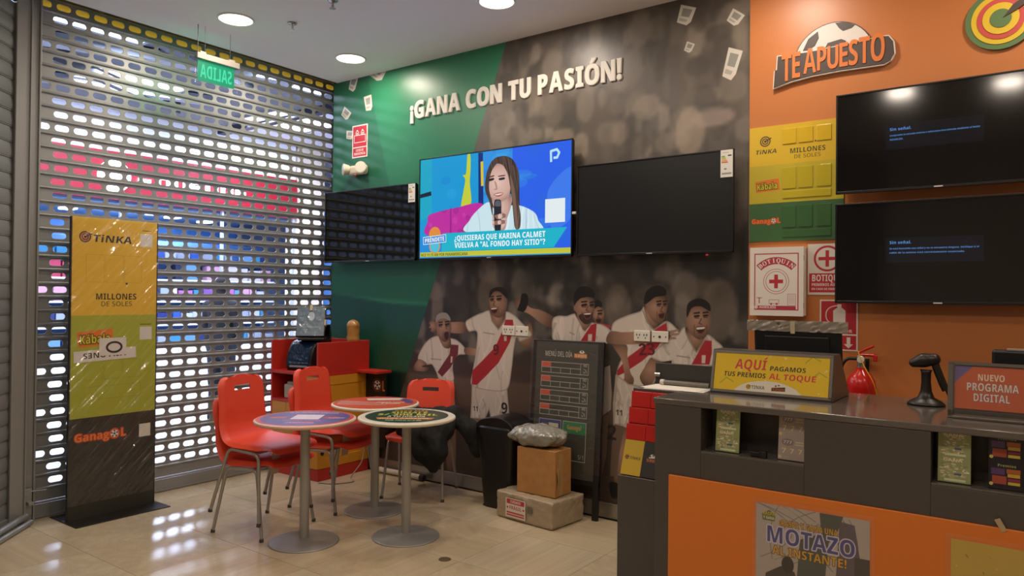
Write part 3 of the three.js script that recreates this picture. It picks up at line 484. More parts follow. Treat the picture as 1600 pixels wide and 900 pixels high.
      if (kind === 'mouth') { q.strokeStyle = '#6a4138'; q.lineWidth = 4; pathOf(q, p, smooth); q.stroke(); const nx = (x0 + x1) / 2, ny = y0 - (y1 - y0) * 0.55; q.strokeStyle = '#5a4136'; q.lineWidth = 4; q.beginPath(); q.moveTo(nx + 3, ny - 14); q.lineTo(nx - 5, ny + 3); q.lineTo(nx + 6, ny + 6); q.stroke(); q.lineWidth = 2.5; q.beginPath(); q.moveTo(x0 - 7, y0 - 5); q.quadraticCurveTo(x0 - 10, (y0 + y1) / 2, x0 - 5, y1 + 4); q.moveTo(x1 + 6, y0 - 5); q.quadraticCurveTo(x1 + 10, (y0 + y1) / 2, x1 + 5, y1 + 4); q.stroke(); }
    }
    for (const [s, x, y, hh, rot] of MURAL_NUMBERS) { q.save(); q.translate(X(x), Y(y)); q.rotate(rot); q.textAlign = 'center'; q.textBaseline = 'middle'; q.font = 'bold ' + hh * PPM * 1.3 + 'px sans-serif'; q.fillStyle = y > 1.0 ? '#5c2027' : '#2b2528'; q.fillText(s, 0, 0); q.restore(); }
  });
  // printed bank notes fluttering
  for (const [x, y, nw, nh, a] of MURAL_NOTES) {
    g.save(); g.translate(X(x), Y(y)); g.rotate(a); const W = nw * PPM, H = nh * PPM;
    shape(g, '#cfc9be', [[-W / 2, -H / 2], [W / 2, -H * 0.42], [W * 0.42, H * 0.3], [W * 0.2, H / 2], [-W * 0.45, H * 0.4]]);
    shape(g, '#8f8f88', [[-W * 0.3, -H * 0.34], [W * 0.3, -H * 0.3], [W * 0.22, H * 0.1], [-W * 0.3, H * 0.06]]); shape(g, '#a9a79d', [[-W * 0.34, H * 0.16], [W * 0.18, H * 0.22], [W * 0.1, H * 0.34], [-W * 0.36, H * 0.3]]);
    g.restore();
  }
});
{
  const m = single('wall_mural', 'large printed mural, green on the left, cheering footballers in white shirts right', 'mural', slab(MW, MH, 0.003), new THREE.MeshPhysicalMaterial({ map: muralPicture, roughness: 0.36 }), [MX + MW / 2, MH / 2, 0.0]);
}

// raised lettering
const slogan = thing('slogan_lettering', 'raised white slogan letters high on the printed mural', 'lettering', [1.105, 2.955, 0.002]);
{
  const ivory = mat(0xe9e4da, 0.55), size = 0.148; let x = 0; const list = [];
  for (const ch of '¡GANA CON TU PASIÓN!') {
    if (ch === ' ') { x += 0.062; continue; }
    const g = new TextGeometry(ch, { font, size, depth: 0.012, curveSegments: 5, bevelEnabled: true, bevelThickness: 0.002, bevelSize: 0.0055, bevelSegments: 1 }); g.computeBoundingBox();
    const b = g.boundingBox; g.translate(x - b.min.x, 0, 0); x += b.max.x - b.min.x + 0.013; list.push(g);
  }
  for (const g of list) mesh('letter', g.scale(1.975 / x, 0.93, 1), ivory, slogan);
  slogan.rotation.z = 0.006;
}

// flat screens
const tvBody = mat(0x0d0d0f, 0.45), tvGlass = new THREE.MeshPhysicalMaterial({ color: 0x07080a, roughness: 0.06, ior: 1.5 });
function television(label, x0, x1, y0, y1, screenMat, { sticker, front = 0.1, logo = 0xb9bcc0, chin = 0.014 } = {}) {
  const w = x1 - x0, h = y1 - y0, t = thing('television', label, 'television', [(x0 + x1) / 2, y0, 0]);
  mesh('housing', [rbox(w - 0.01, h - 0.01, 0.03, 0, h / 2, front - 0.022, 0.004), rbox(w * 0.7, h * 0.5, 0.035, 0, h * 0.45, front - 0.05, 0.008)], tvBody, t);
  const b = 0.009;
  mesh('bezel', [rbox(w, b, 0.02, 0, h - b / 2, front - 0.008, 0.002), rbox(w, chin, 0.02, 0, chin / 2, front - 0.008, 0.002), rbox(b, h, 0.02, -w / 2 + b / 2, h / 2, front - 0.008, 0.002), rbox(b, h, 0.02, w / 2 - b / 2, h / 2, front - 0.008, 0.002)], mat(0x141417, 0.3), t);
  mesh('screen', slab(w - 2 * b, h - b - chin, 0.004), screenMat, t).position.set(0, chin + (h - b - chin) / 2, front - 0.006);
  mesh('bracket', [box(0.3, 0.24, 0.02, 0, h * 0.5, 0.012), box(0.04, 0.3, front - 0.05, -0.12, h * 0.5, (front - 0.04) / 2), box(0.04, 0.3, front - 0.05, 0.12, h * 0.5, (front - 0.04) / 2)], steelDark, t);
  mesh('maker_badge', box(0.04, 0.006, 0.002, 0, chin / 2, front + 0.003), mat(logo, 0.4), t);
  if (sticker) { const s = mesh('energy_label', slab(sticker[0], sticker[1], 0.001), energyMat, t); s.position.set(w / 2 - sticker[0] / 2 - 0.004, h - sticker[1] / 2 - 0.004, front + 0.003); }
  return t;
}
const energyMat = mat(0xffffff, 0.6, 0, { map: picture(96, 240, (g, w, h) => { fill(g, '#e4e2da', 0, 0, w, h); [['#6f9a3c', 26], ['#9ab43c', 32], ['#d0b93a', 38], ['#d88f35', 44], ['#c9552d', 50]].forEach(([c, l], i) => fill(g, c, 8, 52 + i * 13, l, 10)); fill(g, '#222', 58, 46, 28, 11); fill(g, '#888', 28, 160, 20, 14); fill(g, '#999', 10, 200, 76, 16); fill(g, '#bbb', 14, 20, 50, 8); }) });
const broadcast = picture(1024, 576, (g, w, h) => {
  fill(g, '#1c8fe0', 0, 0, w, h);
  const c2 = document.createElement('canvas'); c2.width = 560; c2.height = 315; const q = c2.getContext('2d'); q.scale(560 / 1024, 315 / 576); fill(q, '#1c8fe0', 0, 0, w, h);
  for (const [c, s, pts] of BROADCAST_SHAPES) {
    const xs = pts.map((p) => p[0]), ys = pts.map((p) => p[1]), x0 = Math.min(...xs), x1 = Math.max(...xs), y0 = Math.min(...ys), y1 = Math.max(...ys);
    shape(q, c, pts, s); q.save(); pathOf(q, pts, s); q.clip();
    if (c === '#4a3a34' || c === '#41342f') for (let i = 0; i < 60; i++) { const x = rnd(x0, x1); q.strokeStyle = ['#2e2320', '#5c4840', '#6e574b', '#3a2d28'][i % 4]; q.lineWidth = 3; q.beginPath(); q.moveTo(x, y0); q.bezierCurveTo(x + rnd(-20, 60), y0 + 90, x + rnd(-10, 70), y0 + 200, x + rnd(0, 60), y1); q.stroke(); }
    if (c === '#d3aa9d' || c === '#c9a196' || c === '#dcb9ae') { const r = q.createRadialGradient(x0 + (x1 - x0) * 0.35, y0 + (y1 - y0) * 0.5, 4, (x0 + x1) / 2, (y0 + y1) / 2, (y1 - y0) * 0.62); r.addColorStop(0, '#e6c4b8'); r.addColorStop(0.6, c); r.addColorStop(1, '#8f6a5e'); q.fillStyle = r; q.fillRect(x0, y0, x1 - x0, y1 - y0); }
    if (c === '#cfe9f2') { q.globalAlpha = 0.6; for (let i = 0; i < 16; i++) { const x = rnd(x0, x1); q.strokeStyle = i % 2 ? '#a9c7d6' : '#f2fbff'; q.lineWidth = rnd(3, 9); q.beginPath(); q.moveTo(x, y0 + rnd(10, 60)); q.quadraticCurveTo(x + rnd(-30, 30), y0 + 90, x + rnd(-40, 40), y1); q.stroke(); } }
    if (c === '#c22aa0') { q.globalAlpha = 0.5; for (let i = 0; i < 12; i++) disc(q, rnd(x0, x1), rnd(y0, y1), rnd(10, 30), i % 2 ? '#9c1f84' : '#d548b4'); }
    if (c === '#0f9ad8' || c === '#2f93e6' || c === '#2a63ee') { q.globalAlpha = 0.25; for (let i = 0; i < 9; i++) disc(q, rnd(x0, x1), rnd(y0, y1), rnd(30, 110), i % 2 ? '#1b6fd0' : '#45b8ee', rnd(10, 40)); }
    q.restore();
  }
  g.imageSmoothingEnabled = true; g.imageSmoothingQuality = 'high'; g.drawImage(c2, 0, 0, w, h);
  fill(g, '#e9f2f6', 868, 290, 120, 122);                                        // plain card
  words(g, '¿QUISIERAS QUE KARINA CALMET', 262, 483, 610, 29, '#ffffff'); words(g, 'VUELVA A "AL FONDO HAY SITIO"?', 265, 523, 606, 29, '#ffffff');
  words(g, 'NCE 11:15 AM POR PANAMERICANA', 10, 566, 350, 17, '#55551c');
  // station mark
  g.strokeStyle = '#bfeaf6'; g.lineWidth = 13; g.lineJoin = 'round'; g.beginPath(); g.moveTo(902, 100); g.lineTo(900, 44); g.lineTo(936, 38); g.lineTo(950, 56); g.lineTo(938, 80); g.lineTo(916, 80); g.stroke();
  disc(g, 116, 440, 44, '#e58f3a'); disc(g, 116, 508, 42, '#e58f3a'); disc(g, 116, 510, 34, '#4ec3dd'); g.save(); g.translate(33, 488); g.rotate(-0.06); fill(g, '#2f86d8', -4, -34, 172, 42); g.strokeStyle = '#e8f4fa'; g.lineWidth = 4; g.strokeRect(-4, -34, 172, 42); words(g, 'PRÉNDETE', 6, -1, 152, 24, '#ffffff'); g.restore();
});
const liveScreen = new THREE.MeshStandardMaterial({ color: 0x000000, emissive: 0xffffff, emissiveMap: broadcast, emissiveIntensity: 0.46, roughness: 0.25 });
television('large switched-on wall television showing a woman with a microphone', 1.30, 2.742, 1.772, 2.587, liveScreen, { chin: 0.018 });
areaLight(0x6fa6ff, 0.55, 1.4, 0.78, [2.02, 2.18, 0.115], [2.02, 2.18, 3]);
television('switched-off black wall television in the corner beside the shutter', 0.148, 1.262, 1.774, 2.402, tvGlass, { sticker: [0.075, 0.15] });
const idleTv = television('switched-off black wall television right of the lit screen', 2.778, 3.87, 1.771, 2.392, new THREE.MeshPhysicalMaterial({ color: 0x0a0b0d, roughness: 0.34 }), { sticker: [0.075, 0.165] });
mesh('standby_light', rbox(0.018, 0.01, 0.008, 0.38, -0.012, 0.09, 0.003), new THREE.MeshStandardMaterial({ color: 0x400808, emissive: 0xc02030, emissiveIntensity: 0.3, roughness: 0.4 }), idleTv);
const noSignal = (l1, l2, l3, cx0, cy0, cx1, cy1) => new THREE.MeshPhysicalMaterial({ color: 0x0b090a, roughness: 0.1, emissive: 0xffffff, emissiveIntensity: 0.42, emissiveMap: picture(1024, 576, (g, w, h) => {
  fill(g, '#050404', 0, 0, w, h); fill(g, '#0d1018', cx0, cy0, cx1 - cx0, cy1 - cy0);
  g.fillStyle = '#5f9ae0'; g.font = 'bold 24px sans-serif'; g.fillText(l1, cx0 + 20, cy0 + 36); g.font = 'bold 15px sans-serif'; g.fillText(l2, cx0 + 20, cy0 + 68, cx1 - cx0 - 40); g.fillText(l3, cx0 + 20, cy0 + 92);
}) });
television('upper black wall television with a small no-signal message, under the emblem signs', 4.443, 5.43, 2.073, 2.62, noSignal('Sin señal.', 'Compruebe la entrada externa o seleccione otra entrada mediante el botón', 'SOURCES.', 252, 206, 722, 350), { logo: 0xd8d8d8 });
television('lower black wall television with a small no-signal message', 4.441, 5.43, 1.474, 2.019, noSignal('Sin señal.', 'Se está buscando una señal y no se encuentra ninguna. Verifique si el', 'cable de la antena está correctamente conectado.', 255, 206, 720, 350), { logo: 0xd8d8d8 });
single('cable_clip', 'small pale cable clip beside the lit screen', 'clip', rbox(0.03, 0.018, 0.02, 2.76, 2.07, 0.1, 0.005), mat(0xd8d3c6, 0.6));

// signs and fittings
const sign = (name, label, w, h, t, tex, x, y, z, category = 'sign', rough = 0.45) => { const m = single(name, label, category, slab(w, h, t), new THREE.MeshPhysicalMaterial({ map: tex, roughness: rough }), [x, y, z + t / 2]); return m; };
sign('emergency_light_sign', 'red and white emergency light sign on the green wall', 0.195, 0.288, 0.003, picture(256, 380, (g, w, h) => {
  fill(g, '#e6e2da', 0, 0, w, h); fill(g, '#c02f3c', 14, 14, w - 28, 240); fill(g, '#c02f3c', 14, 266, w - 28, 100);
  g.strokeStyle = '#ece7e0'; g.lineWidth = 8; g.strokeRect(34, 118, w - 68, 84); for (const x of [84, 172]) { g.beginPath(); g.arc(x, 92, 24, 0, 7); g.stroke(); disc(g, x, 96, 10, '#ece7e0'); fill(g, '#ece7e0', x - 10, 54, 20, 14); }
  words(g, 'LUCES DE', 62, 308, 130, 26, '#f0ebe4'); words(g, 'EMERGENCIA', 32, 348, 190, 28, '#f0ebe4');
}), 0.488, 2.846, 0.002);
const twin = thing('emergency_light', 'white twin-lamp emergency light on the green wall below red sign', 'emergency light', [0.5, 2.585, 0]);
{
  const cream = mat(0xd8d2bd, 0.5);
  mesh('housing', rbox(0.22, 0.085, 0.06, 0.0, 0, 0.034, 0.025, 4), cream, twin);
  for (const s of [-1, 1]) { const l = mesh('lamp', [new THREE.CylinderGeometry(0.052, 0.04, 0.05, 24).rotateX(Math.PI / 2).translate(0, 0, 0.03), cyl(0.02, 0.02, 0.03, 0, -0.02, 0, 12)], cream, twin); l.position.set(s * 0.085, 0.006, 0.055); l.rotation.y = s * 0.5; const f = mesh('lens', new THREE.CylinderGeometry(0.045, 0.045, 0.006, 24).rotateX(Math.PI / 2).translate(0, 0, 0.056), mat(0xe6e2d4, 0.2), l); }
  mesh('test_button', new THREE.SphereGeometry(0.013, 12, 8).translate(-0.01, -0.045, 0.05), mat(0xc9564a, 0.4), twin);
}
const plateMat = mat(0xe2ddd0, 0.5), holeMat = mat(0x1b1a18, 0.7);
[[2.14, 1.238, 0, 'white twin socket plate on the mural above black bin, left of the cable plate'], [2.262, 1.237, 1, 'white cable outlet plate on the mural over the black bin'], [3.232, 1.241, 0, 'white twin socket plate on the mural left of the counter'], [3.36, 1.241, 1, 'white cable outlet plate on the mural beside the counter']].forEach(([x, y, kind, label]) => {
  const p = thing('wall_plate', label, 'outlet', [x, y, 0.002], 0, 'wall outlet plates');
  mesh('plate', rbox(0.116, 0.072, 0.01, 0, 0, 0.005, 0.004), plateMat, p);
  if (kind) { mesh('cable_hole', new THREE.CylinderGeometry(0.008, 0.008, 0.004, 12).rotateX(Math.PI / 2).translate(0, 0, 0.011), holeMat, p); for (const s of [-1, 1]) mesh('screw', new THREE.CylinderGeometry(0.004, 0.004, 0.003, 8).rotateX(Math.PI / 2).translate(s * 0.042, 0, 0.0105), holeMat, p); }
  else for (const s of [-1, 1]) mesh('socket', [box(0.005, 0.012, 0.003, s * 0.026 - 0.01, 0.008, 0.0105), box(0.005, 0.012, 0.003, s * 0.026 + 0.01, 0.008, 0.0105), box(0.006, 0.008, 0.003, s * 0.026, -0.012, 0.0105)], holeMat, p);
});

// exit sign hung from the ceiling, seen from behind
const exitSign = thing('exit_sign', 'green glowing exit sign hanging from the ceiling before the shutter, lettering reversed', 'exit sign', [0.5, 0, 1.388]);
{
  const glow = picture(256, 160, (g, w, h) => { fill(g, '#06a070', 0, 0, w, h); g.save(); g.translate(w, 0); g.scale(-1, 1); words(g, 'SALIDA', 16, 132, 224, 100, '#4dffc8'); g.restore(); });
  mesh('light_bar', [rbox(0.045, 0.045, 0.34, 0, 3.187, 0, 0.006), rbox(0.03, 0.02, 0.05, 0, 3.214, 0.12, 0.006), rbox(0.03, 0.02, 0.05, 0, 3.214, -0.11, 0.006)], mat(0x7d776f, 0.6), exitSign);
  const pane = mesh('lettered_pane', slab(0.29, 0.15, 0.006), new THREE.MeshStandardMaterial({ color: 0x06402e, emissive: 0xffffff, emissiveMap: glow, emissiveIntensity: 0.32, roughness: 0.3 }), exitSign); pane.rotation.y = Math.PI / 2; pane.position.set(0, 3.088, 0.01);
  mesh('clear_pane', box(0.004, 0.175, 0.335, -0.006, 3.078, 0), film, exitSign);
  for (const z of [0.155, 0.1, -0.1]) mesh('hanger', rod(V3(0, 3.2, z), V3(0, CEIL, z), z > 0.15 ? 0.0028 : 0.0015, 6), mat(0x33312e, 0.5), exitSign);
  areaLight(0x2affb0, 0.9, 0.28, 0.14, [0.51, 3.09, 1.388], [3, 3.09, 1.388]);
  areaLight(0x2affb0, 1.6, 0.28, 0.14, [0.488, 3.09, 1.388], [-3, 3.09, 1.388]);
}

// ---------------------------------------------------------------- on the orange wall
const board = thing('results_board', 'yellow, lime and green results board with clear pockets on the orange wall', 'board', [3.935, 1.834, 0]);
{
  const W = 0.53, bands = [[0.452, 0.684, '#dcb82e', 0], [0.227, 0.452, '#c3b232', 1], [0, 0.227, '#41683f', 2]];
  bands.forEach(([a, b, c, k]) => {
    const hh = b - a, m = mesh('panel', slab(W, hh, 0.008), new THREE.MeshPhysicalMaterial({ roughness: 0.32, map: picture(1024, Math.round(1024 * hh / W), (g, w, h) => {
      fill(g, c, 0, 0, w, h);
      if (k === 0) { targetLogo(g, 180, 170, 60, '#4b3b33', '#c9a52c'); words(g, 'TiNKA', 64, 312, 244, 48, '#4a4630', { skew: -0.2 }); words(g, 'MILLONES', 452, 334, 386, 54, '#4a4a2c'); words(g, 'DE SOLES', 498, 396, 290, 42, '#4a4a2c', { font: '' }); fill(g, '#4a3b20', 722, 214, 16, 16); }
      if (k === 1) drawKab(g, 70, 300, 270, 118);
      if (k === 2) drawGol(g, 28, 230, 330, 70);
    }) }), board); m.position.set(W / 2, (a + b) / 2, 0.004);
    const clear = new THREE.MeshPhysicalMaterial({ color: c, roughness: 0.15, clearcoat: 0.5 });
    const y0 = k === 0 ? a + 0.115 : a + 0.078, y1 = k === 0 ? b - 0.028 : b - 0.022;
    for (const [x0, x1] of [[0.195, 0.272], [0.285, 0.365], [0.385, 0.465]]) mesh('pocket', span(x0, x1, y0, y1, 0.008, 0.013, 0.002), clear, board);
    if (k) mesh('long_pocket', span(0.195, 0.465, a + 0.022, a + 0.064, 0.008, 0.013, 0.002), clear, board);
  });
}
const cabinet = thing('first_aid_cabinet', 'white metal first aid cabinet with red cross on the orange wall', 'cabinet', [4.118, 1.398, 0]);
{
  const white = mat(0xe6dfd4, 0.45);
  mesh('body', rbox(0.298, 0.394, 0.075, 0, 0.197, 0.0375, 0.004), white, cabinet);
  mesh('door', slab(0.304, 0.398, 0.008), mat(0xffffff, 0.4, 0, { map: picture(460, 600, (g, w, h) => {
    fill(g, '#e4ddd3', 0, 0, w, h); g.strokeStyle = '#b03a4a'; g.lineWidth = 9; g.strokeRect(44, 58, w - 88, h - 112);
    g.lineWidth = 62; g.beginPath(); g.arc(w / 2, 330, 212, -2.36, -0.78); g.stroke();
    const s = 'BOTIQUIN'; g.fillStyle = '#efe8df'; g.font = 'bold 52px serif'; g.textAlign = 'center'; for (let i = 0; i < 8; i++) { const a = -2.26 + i * 0.196; g.save(); g.translate(w / 2 + Math.cos(a) * 195, 330 + Math.sin(a) * 195); g.rotate(a + 1.57); g.fillText(s[i], 0, 0); g.restore(); }
    g.lineWidth = 4; for (const r of [108, 88]) { g.beginPath(); g.arc(w / 2, 300, r, 0, 7); g.stroke(); } fill(g, '#b8323f', w / 2 - 60, 284, 120, 32); fill(g, '#b8323f', w / 2 - 16, 240, 32, 120);
    g.strokeStyle = '#b03a4a'; g.lineWidth = 3; g.strokeRect(330, 410, 66, 96); for (let i = 0; i < 5; i++) fill(g, '#b98088', 338, 424 + i * 15, 50, 4); g.strokeRect(170, 460, 84, 34); disc(g, 188, 496, 9, '#b03a4a'); disc(g, 236, 496, 9, '#b03a4a'); fill(g, '#b03a4a', 80, 440, 8, 52); fill(g, '#b03a4a', 62, 440, 46, 6);
    fill(g, '#b03a4a', 62, 512, w - 124, 30); words(g, 'PRIMEROS AUXILIOS', 74, 536, w - 148, 20, '#efe8df');
  }) }), cabinet).position.set(0, 0.197, 0.079);
  mesh('hinge', [cyl(0.004, 0.004, 0.03, 0.15, 0.33, 0.076, 8), cyl(0.004, 0.004, 0.03, 0.15, 0.06, 0.076, 8)], chrome, cabinet);
}
sign('first_aid_sign', 'white first aid sign with red cross in a circle, half behind the lower black screen', 0.23, 0.29, 0.003, picture(512, 640, (g, w, h) => {
  fill(g, '#e4dcd2', 0, 0, w, h); g.strokeStyle = '#bf2f3c'; g.lineWidth = 26; g.beginPath(); g.arc(w / 2 - 20, 185, 150, 0, 7); g.stroke(); fill(g, '#bf2f3c', 130, 165, 210, 42); fill(g, '#bf2f3c', 214, 82, 42, 206);
  fill(g, '#bf2f3c', 18, 370, w - 36, 240); words(g, 'BOTIQUIN', 46, 470, 420, 82, '#efe6dd'); words(g, 'PRIMEROS AUXILIOS', 46, 530, 420, 34, '#efe6dd'); words(g, 'EN CASO DE EMERGENCIA', 46, 580, 420, 26, '#efe6dd');
}), 4.388, 1.665, 0.0);
sign('extinguisher_sign', 'red extinguisher sign with white arrow behind the payment monitor', 0.2, 0.285, 0.003, picture(420, 600, (g, w, h) => {
  fill(g, '#e4dcd2', 0, 0, w, h); fill(g, '#bb2b33', 16, 16, w - 32, 386); fill(g, '#bb2b33', 16, 420, w - 32, 164);
  shape(g, '#ded5cb', [[150, 130], [190, 96], [250, 96], [286, 130], [286, 330], [150, 330]]); fill(g, '#ded5cb', 196, 52, 46, 50); g.strokeStyle = '#ded5cb'; g.lineWidth = 12; g.beginPath(); g.moveTo(196, 70); g.quadraticCurveTo(60, 80, 70, 200); g.quadraticCurveTo(80, 260, 120, 270); g.stroke(); words(g, 'EXTINTOR', 60, 386, 300, 36, '#ece4da');
  shape(g, '#ece4da', [[300, 440], [340, 440], [340, 520], [370, 520], [320, 570], [270, 520], [300, 520]]); words(g, 'USO', 50, 520, 150, 60, '#ece4da');
}), 4.44, 1.35, 0.0);

// emblem with half a football
const emblem = thing('bet_emblem', 'cut-out emblem of half a football above orange block lettering', 'sign', [4.4, 2.75, 0.004]);
{
  const ext = (pts, d, z) => { const s = new THREE.Shape(pts.map(([x, y]) => V2(x, y))); return new THREE.ExtrudeGeometry(s, { depth: d, bevelEnabled: true, bevelThickness: 0.001, bevelSize: 0.001, bevelSegments: 1 }).translate(0, 0, z); };
  const dome = (r0, grow) => { const p = []; for (let i = 0; i <= 24; i++) { const a = Math.PI * (1 - i / 24); p.push([0.005 + Math.cos(a) * (0.208 + grow), 0.1 + Math.sin(a) * (0.205 + grow)]); } return p; };
  const plate = (k) => [[-0.318 - k, -0.012 - k], [-0.22, 0.012 - k], [-0.1, 0.026 - k], [0.05, 0.03 - k], [0.27, 0.026 - k], [0.3 + k * 0.7, 0.04 - k * 0.4], [0.318 + k, 0.075], [0.312 + k, 0.14 + k * 0.3], [0.29 + k * 0.5, 0.172 + k], [0.255, 0.176 + k], [0.08, 0.166 + k], [-0.12, 0.162 + k], [-0.295 - k, 0.168 + k], [-0.3 - k, 0.09], [-0.312 - k, 0.088]];
  const cream = mat(0xe4ddd4, 0.5), brown = mat(0x4b3f3a, 0.5), orange = mat(0xd8762f, 0.5);
  mesh('ball_backing', ext(dome(0.2, 0.006), 0.012, 0), brown, emblem);
  mesh('ball', ext(dome(0.2, 0), 0.004, 0.012), mat(0xd9d4ce, 0.5), emblem);
  for (const p of [[[-0.155, 0.178], [-0.125, 0.24], [-0.075, 0.272], [-0.07, 0.235], [-0.09, 0.195], [-0.125, 0.175]], [[0.02, 0.302], [0.075, 0.296], [0.12, 0.27], [0.105, 0.258], [0.06, 0.25], [0.04, 0.27]], [[-0.035, 0.17], [-0.02, 0.196], [0.05, 0.205], [0.075, 0.19], [0.075, 0.17]]]) mesh('ball_patch', ext(p, 0.002, 0.016), brown, emblem);
  mesh('plate_rim', ext(plate(0.006), 0.02, 0), cream, emblem);
  mesh('plate', ext(plate(0), 0.003, 0.02), brown, emblem);
  let x = 0; const list = [];
  for (const ch of 'TE APUESTO') { if (ch === ' ') { x += 0.022; continue; } const g = new TextGeometry(ch, { font, size: 0.13, depth: 0.004, curveSegments: 4, bevelEnabled: false }); g.computeBoundingBox(); g.translate(x - g.boundingBox.min.x, 0, 0); x += g.boundingBox.max.x - g.boundingBox.min.x + 0.008; list.push(g); }
  list.forEach((g) => { g.scale(0.55 / x, 1.0, 1); g.computeBoundingBox(); const cx = (g.boundingBox.min.x + g.boundingBox.max.x) / 2 / 0.55, s = 1.0 + 0.45 * Math.abs(cx - 0.52); g.scale(1, s, 1).translate(-0.272, 0.046 - 0.1 * Math.max(0, 0.35 - cx), 0.024); mesh('letter', g, orange, emblem); });
}
const bull = thing('target_emblem', 'round green, yellow and red dart target emblem with arrow at upper right', 'sign', [5.197, 2.911, 0.004]);
{
  const g1 = mat(0x5f7d4d, 0.5), ye = mat(0xe0bf2e, 0.5), re = mat(0xc9504a, 0.5);
  [[0.153, g1], [0.127, ye], [0.102, re], [0.078, ye], [0.046, g1]].forEach(([r, m], i) => mesh('ring', new THREE.CylinderGeometry(r, r, 0.012, 48).rotateX(Math.PI / 2).translate(0, 0, 0.006 + i * 0.003), m, bull));
  const s = new THREE.Shape([[0.01, 0.0], [0.05, 0.055], [0.2, 0.16], [0.22, 0.13], [0.07, 0.03]].map(([x, y]) => V2(x, y)));
  mesh('arrow', new THREE.ExtrudeGeometry(s, { depth: 0.006, bevelEnabled: false }).translate(0, 0, 0.022), mat(0x4b3f3a, 0.5), bull);
}
// fire extinguisher hung low on the wall
const ext = thing('fire_extinguisher', 'red fire extinguisher hanging on the orange wall behind counter', 'extinguisher', [4.578, 0.62, 0.11]);
{
  const red = mat(0xc01f1c, 0.22), black = mat(0x1a1a1a, 0.5);
  mesh('cylinder', lathe([[0, 0], [0.068, 0], [0.075, 0.01], [0.075, 0.4], [0.07, 0.44], [0.05, 0.475], [0.026, 0.495], [0.024, 0.51], [0, 0.51]], 36), red, ext);
  mesh('valve', [cyl(0.022, 0.018, 0.05, 0, 0.53, 0, 16), rbox(0.03, 0.03, 0.05, 0, 0.56, 0.005, 0.006)], chrome, ext);
  mesh('gauge', new THREE.CylinderGeometry(0.018, 0.018, 0.014, 18).rotateX(Math.PI / 2).translate(0.005, 0.555, 0.035), mat(0xd8d4c8, 0.3), ext);
  mesh('carry_handle', [rbox(0.075, 0.014, 0.03, 0.035, 0.578, 0.0, 0.006), rbox(0.02, 0.035, 0.03, 0.07, 0.562, 0, 0.006)], red, ext);
  const lever = mesh('lever', [rbox(0.085, 0.013, 0.03, 0.03, 0.0, 0, 0.005)], red, ext); lever.position.set(0.0, 0.594, 0); lever.rotation.z = 0.5;
  mesh('hose', tube([V3(-0.02, 0.555, 0), V3(-0.07, 0.55, 0.02), V3(-0.098, 0.48, 0.02), V3(-0.092, 0.3, 0.03), V3(-0.085, 0.12, 0.03)], 0.009, 24, 8), black, ext);
  mesh('safety_tag', tube([V3(-0.01, 0.6, 0.03), V3(0.02, 0.53, 0.05), V3(0.07, 0.44, 0.06), V3(0.088, 0.36, 0.04)], 0.003, 12, 6), mat(0xd0a020, 0.6), ext);
  mesh('hook', [box(0.04, 0.1, 0.006, 0, 0.5, -0.106), box(0.02, 0.02, 0.1, 0, 0.53, -0.058)], black, ext);
}

